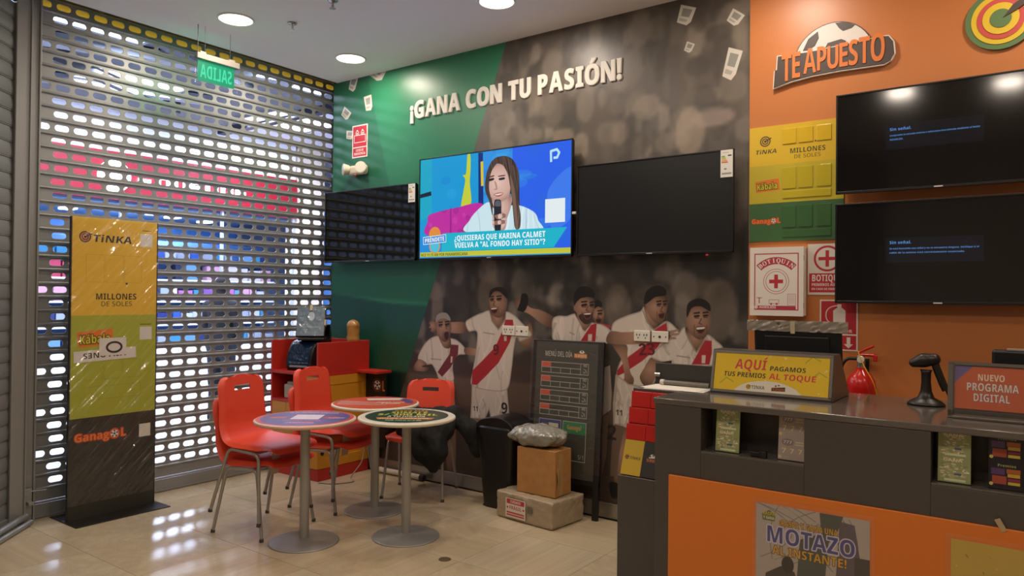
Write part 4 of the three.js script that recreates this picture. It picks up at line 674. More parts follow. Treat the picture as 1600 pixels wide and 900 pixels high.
// ---------------------------------------------------------------- banner stand by the shutter
const banner = thing('banner_stand', 'tall yellow, lime and black banner stand wrapped in clear film before the shutter', 'banner', [0.25, 0, 1.974]);
{
  const W = 0.565, H = 1.985, art = picture(584, 2048, (g, w, h) => {
    const X = (m) => m / W * w, Y = (m) => (H - m) / H * h;
    fill(g, '#e0b53a', 0, 0, w, h); fill(g, '#a8ad3c', 0, Y(1.335), w, h); fill(g, '#35352d', 0, Y(0.658), w, h);
    drawLotto(g, X(0.045), Y(1.825), X(0.34), 62, '#26303f', '#d07f3a'); fill(g, '#d8d3c8', X(0.445), Y(1.90), X(0.085), X(0.09)); fill(g, '#5a4a1e', X(0.46), Y(1.925), X(0.06), 5);
    words(g, 'MILLONES', X(0.15), Y(1.44), X(0.275), 42, '#2e2f1e'); words(g, 'DE SOLES', X(0.185), Y(1.395), X(0.21), 32, '#2e2f1e', { font: '' }); disc(g, X(0.355), Y(1.55), 8, '#3a2d10');
    g.strokeStyle = '#c9a030'; g.lineWidth = 3; for (const a of [0.09, 0.215, 0.34]) g.strokeRect(X(a), Y(1.74), X(0.115), 190);
    drawKab(g, X(0.04), Y(1.13), X(0.23), 96); fill(g, '#d8d3c8', X(0.45), Y(1.25), X(0.085), X(0.09)); fill(g, '#45491c', X(0.45), Y(1.27), X(0.08), 5);
    g.strokeStyle = '#969b30'; for (const a of [0.09, 0.215, 0.34]) g.strokeRect(X(a), Y(1.03), X(0.115), 130); g.strokeRect(X(0.09), Y(0.86), X(0.37), 90);
    drawGol(g, X(0.03), Y(0.505), X(0.34), 70); fill(g, '#d8d3c8', X(0.455), Y(0.57), X(0.08), X(0.09)); g.strokeStyle = '#31312a'; for (const a of [0.09, 0.215, 0.34]) g.strokeRect(X(a), Y(0.42), X(0.115), 200);
  });
  const turnIn = (m) => { m.rotation.y = Math.PI / 2; return m; };
  const face = turnIn(mesh('panel', slab(W, H, 0.022), mat(0xffffff, 0.45, 0, { map: art }), banner)); face.position.set(0, H / 2 + 0.006, 0);
  mesh('edge_strip', [box(0.026, H, 0.006, 0, H / 2 + 0.006, 0.285), box(0.026, H, 0.006, 0, H / 2 + 0.006, -0.285)], mat(0x2a2723, 0.5), banner);
  mesh('base_plate', rbox(0.385, 0.006, 0.62, 0.0, 0.003, 0.0, 0.002), mat(0x26221f, 0.4, 0.3), banner);
  const card = picture(192, 128, (g, w, h) => { fill(g, '#d9d3c8', 0, 0, w, h); g.strokeStyle = '#2b2522'; g.lineWidth = 15; g.beginPath(); g.ellipse(w * 0.55, h * 0.54, 52, 36, 0, 0, 7); g.stroke(); });
  const strip = picture(384, 84, (g, w, h) => { fill(g, '#d9d3c8', 0, 0, w, h); g.translate(w, h); g.rotate(Math.PI); words(g, 'MILLONES', 60, 64, 270, 40, '#2b2a20'); });
  const c2 = turnIn(mesh('text_card', slab(0.405, 0.075, 0.001), mat(0xffffff, 0.6, 0, { map: strip }), banner)); c2.position.set(0.0125, 1.075, 0.06); c2.rotation.z = 0.04; c2.rotation.order = 'YXZ';
  const c1 = turnIn(mesh('number_card', slab(0.178, 0.118, 0.001), mat(0xffffff, 0.6, 0, { map: card }), banner)); c1.position.set(0.0145, 1.128, 0.015);
  // stretch film with diagonal creases
  const f = sheet((u, v) => { const z = 0.292 - 0.584 * u, y = 0.1 + 1.9 * v, d = y + z * 1.05, e = z - y * 0.9; const crease = Math.max(0, noise.noise(d * 19, e * 1.6, 2.3) - 0.1) * 0.022 + noise.noise(z * 12, y * 7, 5) * 0.002 + Math.max(0, noise.noise(d * 47 + 3, e * 3.1, 1) - 0.12) * 0.011; return V3(0.02 + crease, y, z); }, 120, 330, 0.0004);
  mesh('film_wrap', f, film, banner);
}

// ---------------------------------------------------------------- round tables
const tableGrey = mat(0xa29f97, 0.4, 0.35);
const tableBase = mat(0x98968f, 0.45, 0.35);
function table(label, x, z, edge, turn, draw) {
  const t = thing('round_table', label, 'table', [x, 0, z], turn, 'round bistro tables');
  mesh('base', lathe([[0, 0], [0.205, 0], [0.208, 0.004], [0.2, 0.009], [0.12, 0.013], [0.045, 0.018], [0.034, 0.026], [0, 0.026]], 56), tableBase, t);
  mesh('pole', cyl(0.0285, 0.0285, 0.70, 0, 0.372, 0, 28), tableGrey, t);
  mesh('top_bracket', [cyl(0.05, 0.09, 0.012, 0, 0.716, 0, 20), box(0.34, 0.008, 0.04, 0, 0.718, 0), box(0.04, 0.008, 0.34, 0, 0.718, 0)], tableGrey, t);
  mesh('top', lathe([[0, 0.722], [0.285, 0.722], [0.298, 0.727], [0.302, 0.734], [0.3, 0.742], [0.292, 0.7465], [0, 0.7465]], 72), edge, t);
  const p = new THREE.CircleGeometry(0.288, 64).rotateX(-Math.PI / 2), rim = cyl(0.288, 0.288, 0.0012, 0, 0.7466, 0, 64);
  for (let i = 0; i < rim.attributes.uv.count; i++) { const X = rim.attributes.position.getX(i), Z = rim.attributes.position.getZ(i); rim.attributes.uv.setXY(i, 0.5 + X / 0.576, 0.5 - Z / 0.576); }
  mesh('printed_sheet', rim, new THREE.MeshPhysicalMaterial({ roughness: 0.3, map: picture(640, 640, draw) }), t);
  return t;
}
const creamEdge = mat(0xd9cfb8, 0.45), pinkEdge = mat(0xd8b09c, 0.45);
const TURN = 0.632;
table('round table with blue and pink printed top, nearest the shutter', 1.762, 1.557, pinkEdge, TURN, (g, w, h) => {
  fill(g, '#c0503f', 0, 0, w, h); disc(g, 320, 320, 292, '#4d4a86'); disc(g, 130, 330, 95, '#5d3a66', 70); disc(g, 490, 290, 60, '#8a3d55'); words(g, '1% DE DESCUENTO ADICIONAL', 150, 130, 350, 34, '#d8d2dc'); words(g, 'DOMINGOS', 230, 82, 190, 32, '#e07a5a');
  fill(g, '#d6d0d6', 230, 190, 190, 190); shape(g, '#b8503a', [[80, 290], [190, 280], [190, 340], [80, 350]]); words(g, 'ESCANEA Y JUEGA', 200, 440, 250, 36, '#d4486c'); words(g, 'TE APUESTO', 470, 330, 110, 30, '#e0d8d4'); fill(g, '#d4486c', 250, 480, 170, 26); words(g, 'EN TU PUNTO DE VENTA', 240, 530, 190, 20, '#d8d2dc');
});
table('round table with dark green printed top and white rim', 2.178, 1.112, creamEdge, TURN, (g, w, h) => {
  fill(g, '#d9d0bc', 0, 0, w, h); disc(g, 320, 320, 284, '#213d2b'); words(g, 'GANA MÁS', 200, 130, 240, 44, '#d88c3a'); words(g, 'SÚMALE', 190, 216, 260, 62, '#d9c845'); words(g, 'S/ 300 MIL', 110, 306, 420, 70, '#d9c845'); words(g, 'A TU JUGADA', 190, 372, 260, 44, '#e6e0cf');
  shape(g, '#c97b35', [[120, 400], [520, 396], [500, 462], [140, 466]]); words(g, 'JUEGA GANAGOL', 150, 450, 340, 36, '#f0d9a0'); words(g, 'POR SOLO S/ 2.00', 200, 520, 240, 32, '#d9d2c4');
});
table('round table with orange red printed top behind the other two', 1.615, 0.846, creamEdge, TURN, (g, w, h) => {
  fill(g, '#c1523a', 0, 0, w, h); disc(g, 320, 320, 288, '#c8563a'); g.save(); g.beginPath(); g.arc(320, 320, 288, 0, 7); g.clip(); shape(g, '#5a4a7c', [[520, 60], [640, 200], [640, 400], [560, 330], [470, 130]]); shape(g, '#d8cfc4', [[210, 110], [520, 60], [480, 180], [240, 210]]); for (let i = 0; i < 5; i++) shape(g, i % 2 ? '#8d3f4c' : '#dcc8bc', [[0, 250 + i * 36], [420, 340 + i * 26], [420, 350 + i * 26], [0, 272 + i * 36]]); g.restore();
  words(g, 'JUEGA AQUÍ', 330, 330, 210, 46, '#e0d3c8'); words(g, 'Y GANA', 370, 390, 150, 44, '#e0d3c8');
});

// ---------------------------------------------------------------- red shell chairs
const chairRed = new THREE.MeshPhysicalMaterial({ color: 0xe0492e, roughness: 0.45 }), chairSteel = mat(0xa5a098, 0.35, 0.45), capMat = mat(0x4a4744, 0.7);
const labelMat = mat(0xcdbfae, 0.7);
function makeChair(name, label) {
  const t = thing(name, label, 'chair', [0, 0, 0], 0, 'red shell chairs');
  const prof = new THREE.CatmullRomCurve3([V3(0.238, 0.42, 0), V3(0.232, 0.44, 0), V3(0.195, 0.456, 0), V3(0.06, 0.452, 0), V3(-0.08, 0.442, 0), V3(-0.165, 0.455, 0), V3(-0.212, 0.52, 0), V3(-0.238, 0.64, 0), V3(-0.262, 0.75, 0), V3(-0.282, 0.835, 0)]);
  const clampS = (x) => Math.sqrt(Math.max(0, x));
  const shell = (u, v) => {
    const p = prof.getPointAt(v), a = u * 2 - 1; let hw = 0.212;
    if (v < 0.14) hw = 0.212 - 0.05 * (1 - clampS(1 - ((0.14 - v) / 0.14) ** 2));
    if (v > 0.45) hw = 0.212 - 0.022 * Math.min(1, (v - 0.45) / 0.3);
    if (v > 0.88) hw = 0.19 - 0.062 * (1 - clampS(1 - ((v - 0.88) / 0.12) ** 2));
    const back = Math.min(1, Math.max(0, (v - 0.42) / 0.2)), flange = Math.max(0, Math.abs(a) - 0.86) / 0.14;
    return V3(p.x + back * (a * a * 0.022) - back * flange * 0.028, p.y + (1 - back) * (a * a * 0.012) - (1 - back) * flange * 0.03 * Math.min(1, v / 0.16) - (v > 0.93 ? a * a * (v - 0.93) * 0.25 : 0), a * hw);
  };
  mesh('seat_shell', sheet(shell, 40, 84, 0.006, (u, v) => { const a = (u * 2 - 1) * 0.19, b = (v - 0.895) * 0.92; return Math.abs(a) < 0.066 && Math.abs(b) < 0.017; }), chairRed, t);
  for (const s of [-1, 1]) {
    mesh('side_frame', bentTube([V3(-0.205, 0.006, s * 0.232), V3(-0.118, 0.412, s * 0.205), V3(0.13, 0.418, s * 0.205), V3(0.2, 0.006, s * 0.23)], 0.0105, 0.045, 44, 10), chairSteel, t);
    for (const x of [-0.205, 0.2]) mesh('foot_cap', cyl(0.0135, 0.0125, 0.02, x, 0.01, s * 0.2315, 10), capMat, t);
  }
  mesh('care_label', rbox(0.003, 0.055, 0.07, 0.135, 0.395, 0.06, 0.001), labelMat, t);
  for (const x of [-0.07, 0.09]) mesh('crossbar', rod(V3(x, 0.417, -0.205), V3(x, 0.417, 0.205), 0.009), chairSteel, t);
  return t;
}
const FACE = Math.atan2(0.073, 0.4);
const chair = makeChair('shell_chair', 'lower of two stacked red shell chairs nearest the banner stand'); chair.position.set(1.334, 0, 1.53); chair.rotation.y = FACE;
function stacked(x, z, label) { const c = dup(chair, [x, 0.112, z], FACE, label); c.rotation.order = 'YXZ'; c.rotation.set(0, FACE, -0.09); return c; }
stacked(1.325, 1.545, 'upper of two stacked red shell chairs nearest the banner stand');
dup(chair, [1.26, 0, 0.9], FACE, 'lower of two stacked red shell chairs before the red and yellow kiosk');
stacked(1.25, 0.915, 'upper of two stacked red shell chairs before the red and yellow kiosk');
dup(chair, [1.56, 0, 0.33], -Math.atan2(0.9, 0.44), 'single red shell chair at the mural with a black jacket on it');
{ // jacket thrown over the seat and side of the single chair
  const list = [[1.43, 0.58, 0.3, 1.8, 0.6, 0.24, 0.05, 0.055], [1.5, 0.53, 0.4, 1.82, 0.52, 0.36, 0.06, 0.075], [1.54, 0.5, 0.5, 1.8, 0.47, 0.46, 0.055, 0.065], [1.78, 0.52, 0.42, 1.84, 0.36, 0.46, 0.07, 0.06], [1.84, 0.36, 0.46, 1.82, 0.24, 0.45, 0.055, 0.018], [1.62, 0.47, 0.52, 1.74, 0.36, 0.52, 0.05, 0.045], [1.74, 0.36, 0.52, 1.82, 0.26, 0.47, 0.04, 0.02], [1.82, 0.6, 0.24, 1.95, 0.5, 0.2, 0.06, 0.055], [1.95, 0.5, 0.2, 2.0, 0.34, 0.19, 0.055, 0.04], [1.45, 0.56, 0.38, 1.36, 0.48, 0.46, 0.05, 0.03]];
  const base = capsules(list, 0.06), g = blob(84, [1.69, 0.44, 0.35], 0.4, (x, y, z) => base(x, y, z) + noise.noise(x * 13, y * 7, z * 13) * 0.016 + Math.abs(noise.noise(x * 22 + 4, y * 11, z * 22)) * 0.012 - 0.006);
  single('jacket', 'black jacket thrown over the seat of the chair at the mural', 'jacket', g, mat(0x121110, 0.85));
}

// ---------------------------------------------------------------- red and yellow betting kiosk in the corner
const kioskRed = mat(0xb92a1d, 0.45), kioskYellow = mat(0xd08c22, 0.5), kioskDark = mat(0x161413, 0.6);
const kiosk = thing('betting_kiosk', 'red and yellow self-service kiosk cabinet in the corner by the shutter', 'kiosk', [0.09, 0, 0.06]);
{
  const W = 0.61, D = 0.545;
  mesh('side_panel', span(0, 0.018, 0, 1.105, 0, D, 0.002), kioskRed, kiosk);
  mesh('side_panel', [span(W - 0.02, W, 0.855, 1.105, 0, D, 0.002)], kioskRed, kiosk);
  mesh('back_panel', span(0.018, W - 0.02, 0.09, 1.105, 0, 0.016, 0.002), kioskRed, kiosk);
  mesh('shelf', span(0.0, W + 0.002, 0.833, 0.855, 0.0, D + 0.004, 0.002), kioskRed, kiosk);
  mesh('shelf', span(0.018, 0.4, 0.6, 0.62, 0.016, D, 0.002), kioskRed, kiosk);
  mesh('divider', span(0.382, 0.4, 0.1, 0.833, 0.016, D, 0.002), kioskRed, kiosk);
  mesh('plinth', [span(0, W, 0.0, 0.095, 0.0, D - 0.01, 0.003)], kioskRed, kiosk);
  const side = mesh('side_door', [span(W - 0.022, W - 0.004, 0.098, 0.833, 0.0, D - 0.005, 0.002)], kioskYellow, kiosk);
  mesh('door_frame', [span(W - 0.006, W + 0.002, 0.098, 0.18, 0, D - 0.005, 0.002), span(W - 0.006, W + 0.002, 0.76, 0.833, 0, D - 0.005, 0.002), span(W - 0.006, W + 0.002, 0.18, 0.76, 0, 0.07, 0.002), span(W - 0.006, W + 0.002, 0.18, 0.76, D - 0.075, D - 0.005, 0.002)], kioskYellow, side);
  mesh('finger_hole', new THREE.CylinderGeometry(0.018, 0.018, 0.006, 18).rotateZ(Math.PI / 2).translate(W + 0.001, 0.22, D - 0.05), kioskDark, side);
  for (const [a, b] of [[0.02, 0.2], [0.203, 0.382]]) { const d = mesh('front_door', span(a, b, 0.1, 0.598, D - 0.018, D, 0.003), kioskYellow, kiosk); mesh('knob', new THREE.SphereGeometry(0.01, 12, 8).translate(a < 0.1 ? b - 0.025 : a + 0.025, 0.5, D + 0.006), kioskDark, d); }
  mesh('front_post', span(0.4, W, 0.098, 0.833, D - 0.018, D, 0.003), kioskYellow, kiosk);
  mesh('wing_shelf', span(W, 0.85, 0.842, 0.862, -0.03, 0.14, 0.002), kioskRed, kiosk);
  mesh('wing_panel', slab(0.24, 0.62, 0.016), mat(0xffffff, 0.5, 0, { map: picture(256, 660, (g, w, h) => { fill(g, '#14120f', 0, 0, w, h); disc(g, 150, 110, 62, '#5b2c22'); ball(g, 150, 110, 40, '#241d1a'); words(g, 'L', 210, 160, 40, 90, '#c96f30'); words(g, 'DE', 130, 236, 40, 26, '#8b8880'); }) }), kiosk).position.set(W + 0.12, 0.53, 0.03);
}
const blackPlastic = mat(0x141416, 0.4), blueGloss = new THREE.MeshPhysicalMaterial({ color: 0x0d2038, roughness: 0.1, clearcoat: 1 });
const printer = thing('ticket_printer', 'black ticket printer with curved blue front on the kiosk shelf', 'printer', [0.305, 0.856, 0.38], 0.3);
{
  const s = new THREE.Shape(); s.moveTo(-0.14, 0); s.lineTo(0.13, 0); s.lineTo(0.145, 0.03); s.quadraticCurveTo(0.15, 0.15, 0.06, 0.225); s.lineTo(0.0, 0.24); s.lineTo(-0.14, 0.24); s.closePath();
  mesh('body', new THREE.ExtrudeGeometry(s, { depth: 0.23, bevelEnabled: true, bevelThickness: 0.008, bevelSize: 0.006, bevelSegments: 2, curveSegments: 12 }).rotateY(-Math.PI / 2).translate(0.115, 0.006, 0), blackPlastic, printer);
  const f = new THREE.Shape(); f.moveTo(0.158, 0.05); f.quadraticCurveTo(0.158, 0.155, 0.072, 0.228); f.lineTo(0.066, 0.222); f.quadraticCurveTo(0.15, 0.15, 0.15, 0.05); f.closePath();
  mesh('front_cover', new THREE.ExtrudeGeometry(f, { depth: 0.2, bevelEnabled: false, curveSegments: 14 }).rotateY(-Math.PI / 2).translate(0.1, 0.008, 0), blueGloss, printer);
  mesh('paper_slot', box(0.17, 0.016, 0.01, 0, 0.036, 0.152), mat(0x8f97a3, 0.4), printer);
}
const terminal = thing('touch_terminal', 'tilted touch screen terminal wrapped in clear film on top of the kiosk', 'monitor', [0.335, 1.118, 0.36], 0.72);
{
  const head = new THREE.Group(); head.name = 'screen_head'; head.position.set(-0.02, 0.02, 0.07); head.rotation.x = -0.32; head.rotation.y = 0.0; terminal.add(head);
  mesh('casing', rbox(0.24, 0.26, 0.045, 0, 0.13, -0.024, 0.008), blackPlastic, head);
  mesh('display', slab(0.228, 0.248, 0.003), new THREE.MeshPhysicalMaterial({ color: 0xffffff, roughness: 0.2, map: picture(256, 280, (g, w, h) => { fill(g, '#647686', 0, 0, w, h); disc(g, 132, 86, 30, '#b4c4d0', 44); fill(g, '#7f92a2', 30, 190, 196, 8); }) }), head).position.set(0, 0.13, 0.001);
  mesh('film_wrap', sheet((u, v) => V3((u - 0.5) * 0.25, v * 0.268, 0.008 + 0.012 * noise.noise(u * 7, v * 8, 3) + 0.006 * noise.noise(u * 19, v * 15, 8)), 30, 32, 0.0004), film, head);
  const tapeMat = mat(0xbdb08c, 0.5); mesh('tape', box(0.022, 0.05, 0.002, 0.0, 0.25, 0.018), tapeMat, head); mesh('tape', box(0.012, 0.05, 0.05, 0.122, 0.12, -0.01), tapeMat, head);
  mesh('stand', [new THREE.CylinderGeometry(0.11, 0.11, 0.2, 32, 1, false, 0, Math.PI).rotateZ(Math.PI / 2).rotateX(-Math.PI / 2).translate(0.02, 0.0, -0.08), rbox(0.22, 0.02, 0.3, 0.0, -0.0, -0.02, 0.006)], blackPlastic, terminal);
}
const bottle = thing('wrapped_bottle', 'bottle wrapped in brown paper standing in the kiosk', 'bottle', [0.615, 0.856, 0.17]);
mesh('wrapping', sheet((u, v) => { const a = u * Math.PI * 2, r = (v < 0.86 ? 0.052 : 0.052 * Math.sqrt(Math.max(0.02, 1 - ((v - 0.86) / 0.14) ** 2)) + 0.004) * (1 + 0.1 * noise.noise(Math.cos(a) * 2, v * 8, Math.sin(a) * 2)); return V3(Math.cos(-a) * r, v * 0.425, Math.sin(-a) * r); }, 32, 40, 0.002), new THREE.MeshPhysicalMaterial({ color: 0xa9783a, roughness: 0.35, clearcoat: 0.5 }), bottle);
mesh('tape_band', cyl(0.0545, 0.0545, 0.03, 0, 0.27, 0, 24), new THREE.MeshPhysicalMaterial({ color: 0xb08446, roughness: 0.3 }), bottle);
const adapter = thing('power_box', 'dusty white power box on the lower kiosk shelf', 'power box', [0.28, 0.62, 0.46]);
mesh('casing', [rbox(0.15, 0.12, 0.2, 0, 0.06, 0, 0.012), rbox(0.12, 0.025, 0.16, 0, 0.128, 0, 0.01)], mat(0xb3aa97, 0.6), adapter);
mesh('outlet', [box(0.03, 0.035, 0.004, 0.02, 0.06, 0.101)], mat(0x4d4a44, 0.6), adapter);
mesh('cable', tube([V3(0.06, 0.12, 0.0), V3(0.09, 0.19, 0.05), V3(0.14, 0.15, 0.08), V3(0.12, 0.212, 0.08)], 0.003, 20, 6), mat(0xd0ccc2, 0.5), adapter);
single('floor_cable', 'thin grey cable running over the floor from the kiosk', 'cable', tube([V3(0.76, 0.3, 0.16), V3(0.78, 0.12, 0.2), V3(0.8, 0.006, 0.34), V3(0.92, 0.005, 0.42), V3(0.86, 0.005, 0.56), V3(0.74, 0.005, 0.62)], 0.0045, 50, 6), mat(0x8d857a, 0.6));
const roll = thing('poster_roll', 'rolled white poster with black end on the floor along the mural', 'roll', [0, 0, 0]);
mesh('paper', rod(V3(0.78, 0.028, 0.075), V3(1.31, 0.028, 0.06), 0.022, 18), mat(0xd3ccbd, 0.6), roll);
mesh('end_cap', rod(V3(1.31, 0.028, 0.06), V3(1.35, 0.028, 0.059), 0.025, 18), mat(0x2a201c, 0.6), roll);
single('floor_box', 'small round brass floor socket set in the tiles', 'floor socket', lathe([[0, 0.003], [0.02, 0.003], [0.033, 0.0025], [0.036, 0], [0, 0]], 24), mat(0x7a6845, 0.4, 0.5), [2.633, 0.0005, 1.263]);

// ---------------------------------------------------------------- bin, boxes and menu board along the mural
const bin = thing('waste_bin', 'tall black plastic waste bin with swing lid against the mural', 'bin', [2.25, 0, 0.19]);
{
  const taper = (w0, d0, w1, d1, h0, h1, r = 0.2) => sheet((u, v) => { const a = u * Math.PI * 2, w = (w0 + (w1 - w0) * v) / 2, d = (d0 + (d1 - d0) * v) / 2, c = Math.cos(a), s = Math.sin(a), k = Math.pow(Math.abs(c) ** 5 + Math.abs(s) ** 5, -1 / 5); return V3(-c * k * w, h0 + (h1 - h0) * v, s * k * d); }, 48, 10, 0.005);
  const black = new THREE.MeshPhysicalMaterial({ color: 0x0d0d0d, roughness: 0.33 });
  mesh('body', [taper(0.25, 0.22, 0.34, 0.28, 0, 0.52), box(0.23, 0.01, 0.2, 0, 0.008, 0)], black, bin);
  mesh('rim', [taper(0.36, 0.3, 0.365, 0.305, 0.515, 0.565), taper(0.345, 0.285, 0.33, 0.27, 0.56, 0.575)], black, bin);
  const s = new THREE.Shape(); s.moveTo(-0.16, 0); s.quadraticCurveTo(-0.15, 0.06, 0.0, 0.072); s.quadraticCurveTo(0.13, 0.072, 0.16, 0); s.closePath();
  mesh('swing_lid', new THREE.ExtrudeGeometry(s, { depth: 0.24, bevelEnabled: true, bevelThickness: 0.008, bevelSize: 0.006, bevelSegments: 2, curveSegments: 10 }).translate(0, 0.565, -0.12), black, bin);
}
const cardTex = picture(256, 256, (g, w, h) => { const im = g.createImageData(w, h); for (let i = 0; i < w * h; i++) { const x = i % w, y = Math.floor(i / w), n = 1 + noise.noise(x * 0.05, y * 0.3, 1) * 0.05 + noise.noise(x * 0.02, y * 0.02, 6) * 0.06; im.data[i * 4] = 178 * n; im.data[i * 4 + 1] = 128 * n; im.data[i * 4 + 2] = 72 * n; im.data[i * 4 + 3] = 255; } g.putImageData(im, 0, 0); });
const fragile = thing('wrapped_carton', 'low carton wrapped in grey plastic film with red fragile label', 'carton', [2.62, 0, 0.285], -0.1);
{
  const gray = new THREE.MeshPhysicalMaterial({ color: 0xa8977c, roughness: 0.38, clearcoat: 0.4, clearcoatRoughness: 0.3 });
  let g = new THREE.BoxGeometry(0.49, 0.174, 0.34, 60, 24, 44).translate(0, 0.09, 0); g.deleteAttribute('uv'); g.deleteAttribute('normal'); g = mergeVertices(g, 1e-5); const p = g.attributes.position;
  for (let i = 0; i < p.count; i++) { let x = p.getX(i), y = p.getY(i), z = p.getZ(i); const q = [x / 0.245, (y - 0.09) / 0.087, z / 0.17].map(Math.abs), k = Math.pow(q[0] ** 14 + q[1] ** 14 + q[2] ** 14, -1 / 14); x *= 0.5 + 0.5 * k; z *= 0.5 + 0.5 * k; y = 0.09 + (y - 0.09) * (0.5 + 0.5 * k); const n = noise.noise(x * 18, y * 22, z * 18) * 0.006 + Math.abs(noise.noise(x * 46 + y * 30, y * 50, z * 46)) * 0.007; const d = V3(x, (y - 0.09) * 1.6, z).normalize(); if (y > 0.012) p.setXYZ(i, x + d.x * n, y + d.y * n, z + d.z * n); else p.setXYZ(i, x, Math.max(y, 0.002), z); }
  g.computeVertexNormals(); mesh('carton', g, gray, fragile);
  mesh('fragile_label', slab(0.175, 0.125, 0.0015), mat(0xffffff, 0.5, 0, { map: picture(350, 250, (q, w, h) => { fill(q, '#d8cfc2', 0, 0, w, h); fill(q, '#bb3b40', 20, 10, w - 40, 62); words(q, 'CUIDADO', 80, 58, 190, 34, '#e4d9cf'); words(q, 'FRÁGIL', 66, 142, 216, 46, '#a8393c'); disc(q, 34, 122, 14, '#a8393c'); disc(q, 316, 122, 14, '#a8393c'); fill(q, '#bb4a48', 20, 176, w - 40, 22); fill(q, '#bb4a48', 20, 208, w - 40, 22); }) }), fragile).position.set(-0.06, 0.085, 0.1795);
  mesh('handle_label', box(0.04, 0.045, 0.0015, 0.062, 0.1, 0.179), mat(0x6f675a, 0.6), fragile);
}
const brownBox = thing('cardboard_box', 'brown cardboard box standing on the film-wrapped carton', 'box', [2.652, 0.182, 0.285], -0.02);
mesh('box_walls', rbox(0.31, 0.3, 0.19, 0, 0.15, 0, 0.003), mat(0xffffff, 0.8, 0, { map: cardTex }), brownBox);
mesh('packing_tape', [box(0.0012, 0.27, 0.05, 0.1555, 0.14, 0.03), sheet((u, v) => V3(0.157 + 0.012 * Math.sin(v * 5) * u, 0.05 + v * 0.2, 0.04 + u * 0.04 + 0.012 * noise.noise(u * 3, v * 5, 2)), 8, 16, 0.0006)], new THREE.MeshPhysicalMaterial({ color: 0xb79560, roughness: 0.25 }), brownBox);
mesh('flap_seam', box(0.312, 0.0015, 0.004, 0, 0.3005, 0), mat(0x8d6233, 0.8), brownBox);
{
  const pillow = (x, y, z) => { const a = (x - 2.6) / 0.205, b = (y - 0.553) / (0.072 - 0.025 * a * a), c = (z - 0.285) / 0.115; return (Math.pow(Math.abs(a) ** 2.6 + Math.abs(b) ** 2.2 + Math.abs(c) ** 2.6, 1 / 2.4) - 1) * 0.06; };
  single('plastic_parcel', 'crumpled grey plastic parcel lying on the brown cardboard box', 'parcel', blob(84, [2.61, 0.55, 0.285], 0.25, (x, y, z) => Math.max(pillow(x, y, z) + noise.noise(x * 14, y * 16, z * 14) * 0.012 + Math.abs(noise.noise(x * 30, y * 26, z * 30)) * 0.007 - 0.004, 0.4845 - y)), new THREE.MeshPhysicalMaterial({ color: 0x8a877b, roughness: 0.25, clearcoat: 0.6 }));
}
const menu = thing('menu_board', 'black menu board with white grid wrapped in film, leaning on the mural', 'menu board', [2.682, 0, 0.112]);
{
  const H = 1.19, W = 0.575, lean = new THREE.Group(); lean.name = 'leaning_frame'; lean.rotation.x = -0.065; menu.add(lean);
  const art = picture(768, 1190, (g, w, h) => {
    fill(g, '#43423a', 0, 0, w, h); words(g, 'MENÚ DEL DÍA', 118, 128, 330, 46, '#cfcbbf', { font: '' }); ball(g, 560, 98, 36); fill(g, '#c8742f', 470, 92, 150, 40); words(g, 'TE APUESTO', 476, 124, 138, 24, '#f0d8b8');  // ground greyed to take in the haze of the film wrap
    g.strokeStyle = '#b9b5aa'; g.lineWidth = 5;
    for (let i = 0; i < 4; i++) { const y = 181 + i * 127; { fill(g, '#c9583a', 82, y, 116, 44); g.strokeRect(82, y, 560, 96); g.beginPath(); g.moveTo(82, y + 48); g.lineTo(552, y + 48); g.moveTo(552, y); g.lineTo(552, y + 96); for (const x of [198, 316, 434]) { g.moveTo(x, y + 48); g.lineTo(x, y + 96); } g.stroke(); g.save(); g.translate(624, y + 90); g.rotate(-1.57); words(g, 'S/ 8', 4, 0, 84, 40, '#b9b5aa', { font: '' }); g.restore(); } }
    fill(g, '#3d3e78', 82, 700, 264, 105); g.strokeRect(82, 700, 264, 340); words(g, 'TINKA', 110, 765, 80, 28, '#b09a4c'); fill(g, '#cfc9a8', 200, 730, 116, 46); fill(g, '#2f7a4a', 372, 700, 270, 105); g.strokeRect(372, 700, 270, 340); words(g, 'Ganagol', 420, 768, 170, 38, '#d08a3e'); words(g, 'S/ 1', 560, 1020, 70, 38, '#b9b5aa', { font: '' });
  });
  mesh('panel', slab(W - 0.05, 0.92, 0.014), mat(0xffffff, 0.5, 0, { map: art }), lean).position.set(0, 0.715, 0.006);
  mesh('frame_post', span(-W / 2, -W / 2 + 0.035, 0, H, -0.014, 0.014, 0.005), blackPlastic, lean); mesh('frame_post', span(W / 2 - 0.042, W / 2, 0, H, -0.014, 0.014, 0.005), blackPlastic, lean);
  mesh('frame_rail', span(-W / 2, W / 2, H - 0.035, H, -0.012, 0.012, 0.004), blackPlastic, lean); mesh('frame_rail', span(-W / 2, W / 2, 0.22, 0.255, -0.012, 0.012, 0.004), blackPlastic, lean);
  mesh('film_wrap', sheet((u, v) => V3((u - 0.5) * (W + 0.02), 0.3 + v * 0.89, 0.022 + 0.0045 * noise.noise(u * 3, v * 50, 3) + 0.003 * noise.noise(u * 6, v * 30, 8)), 26, 240, 0.0004), film, lean);
}

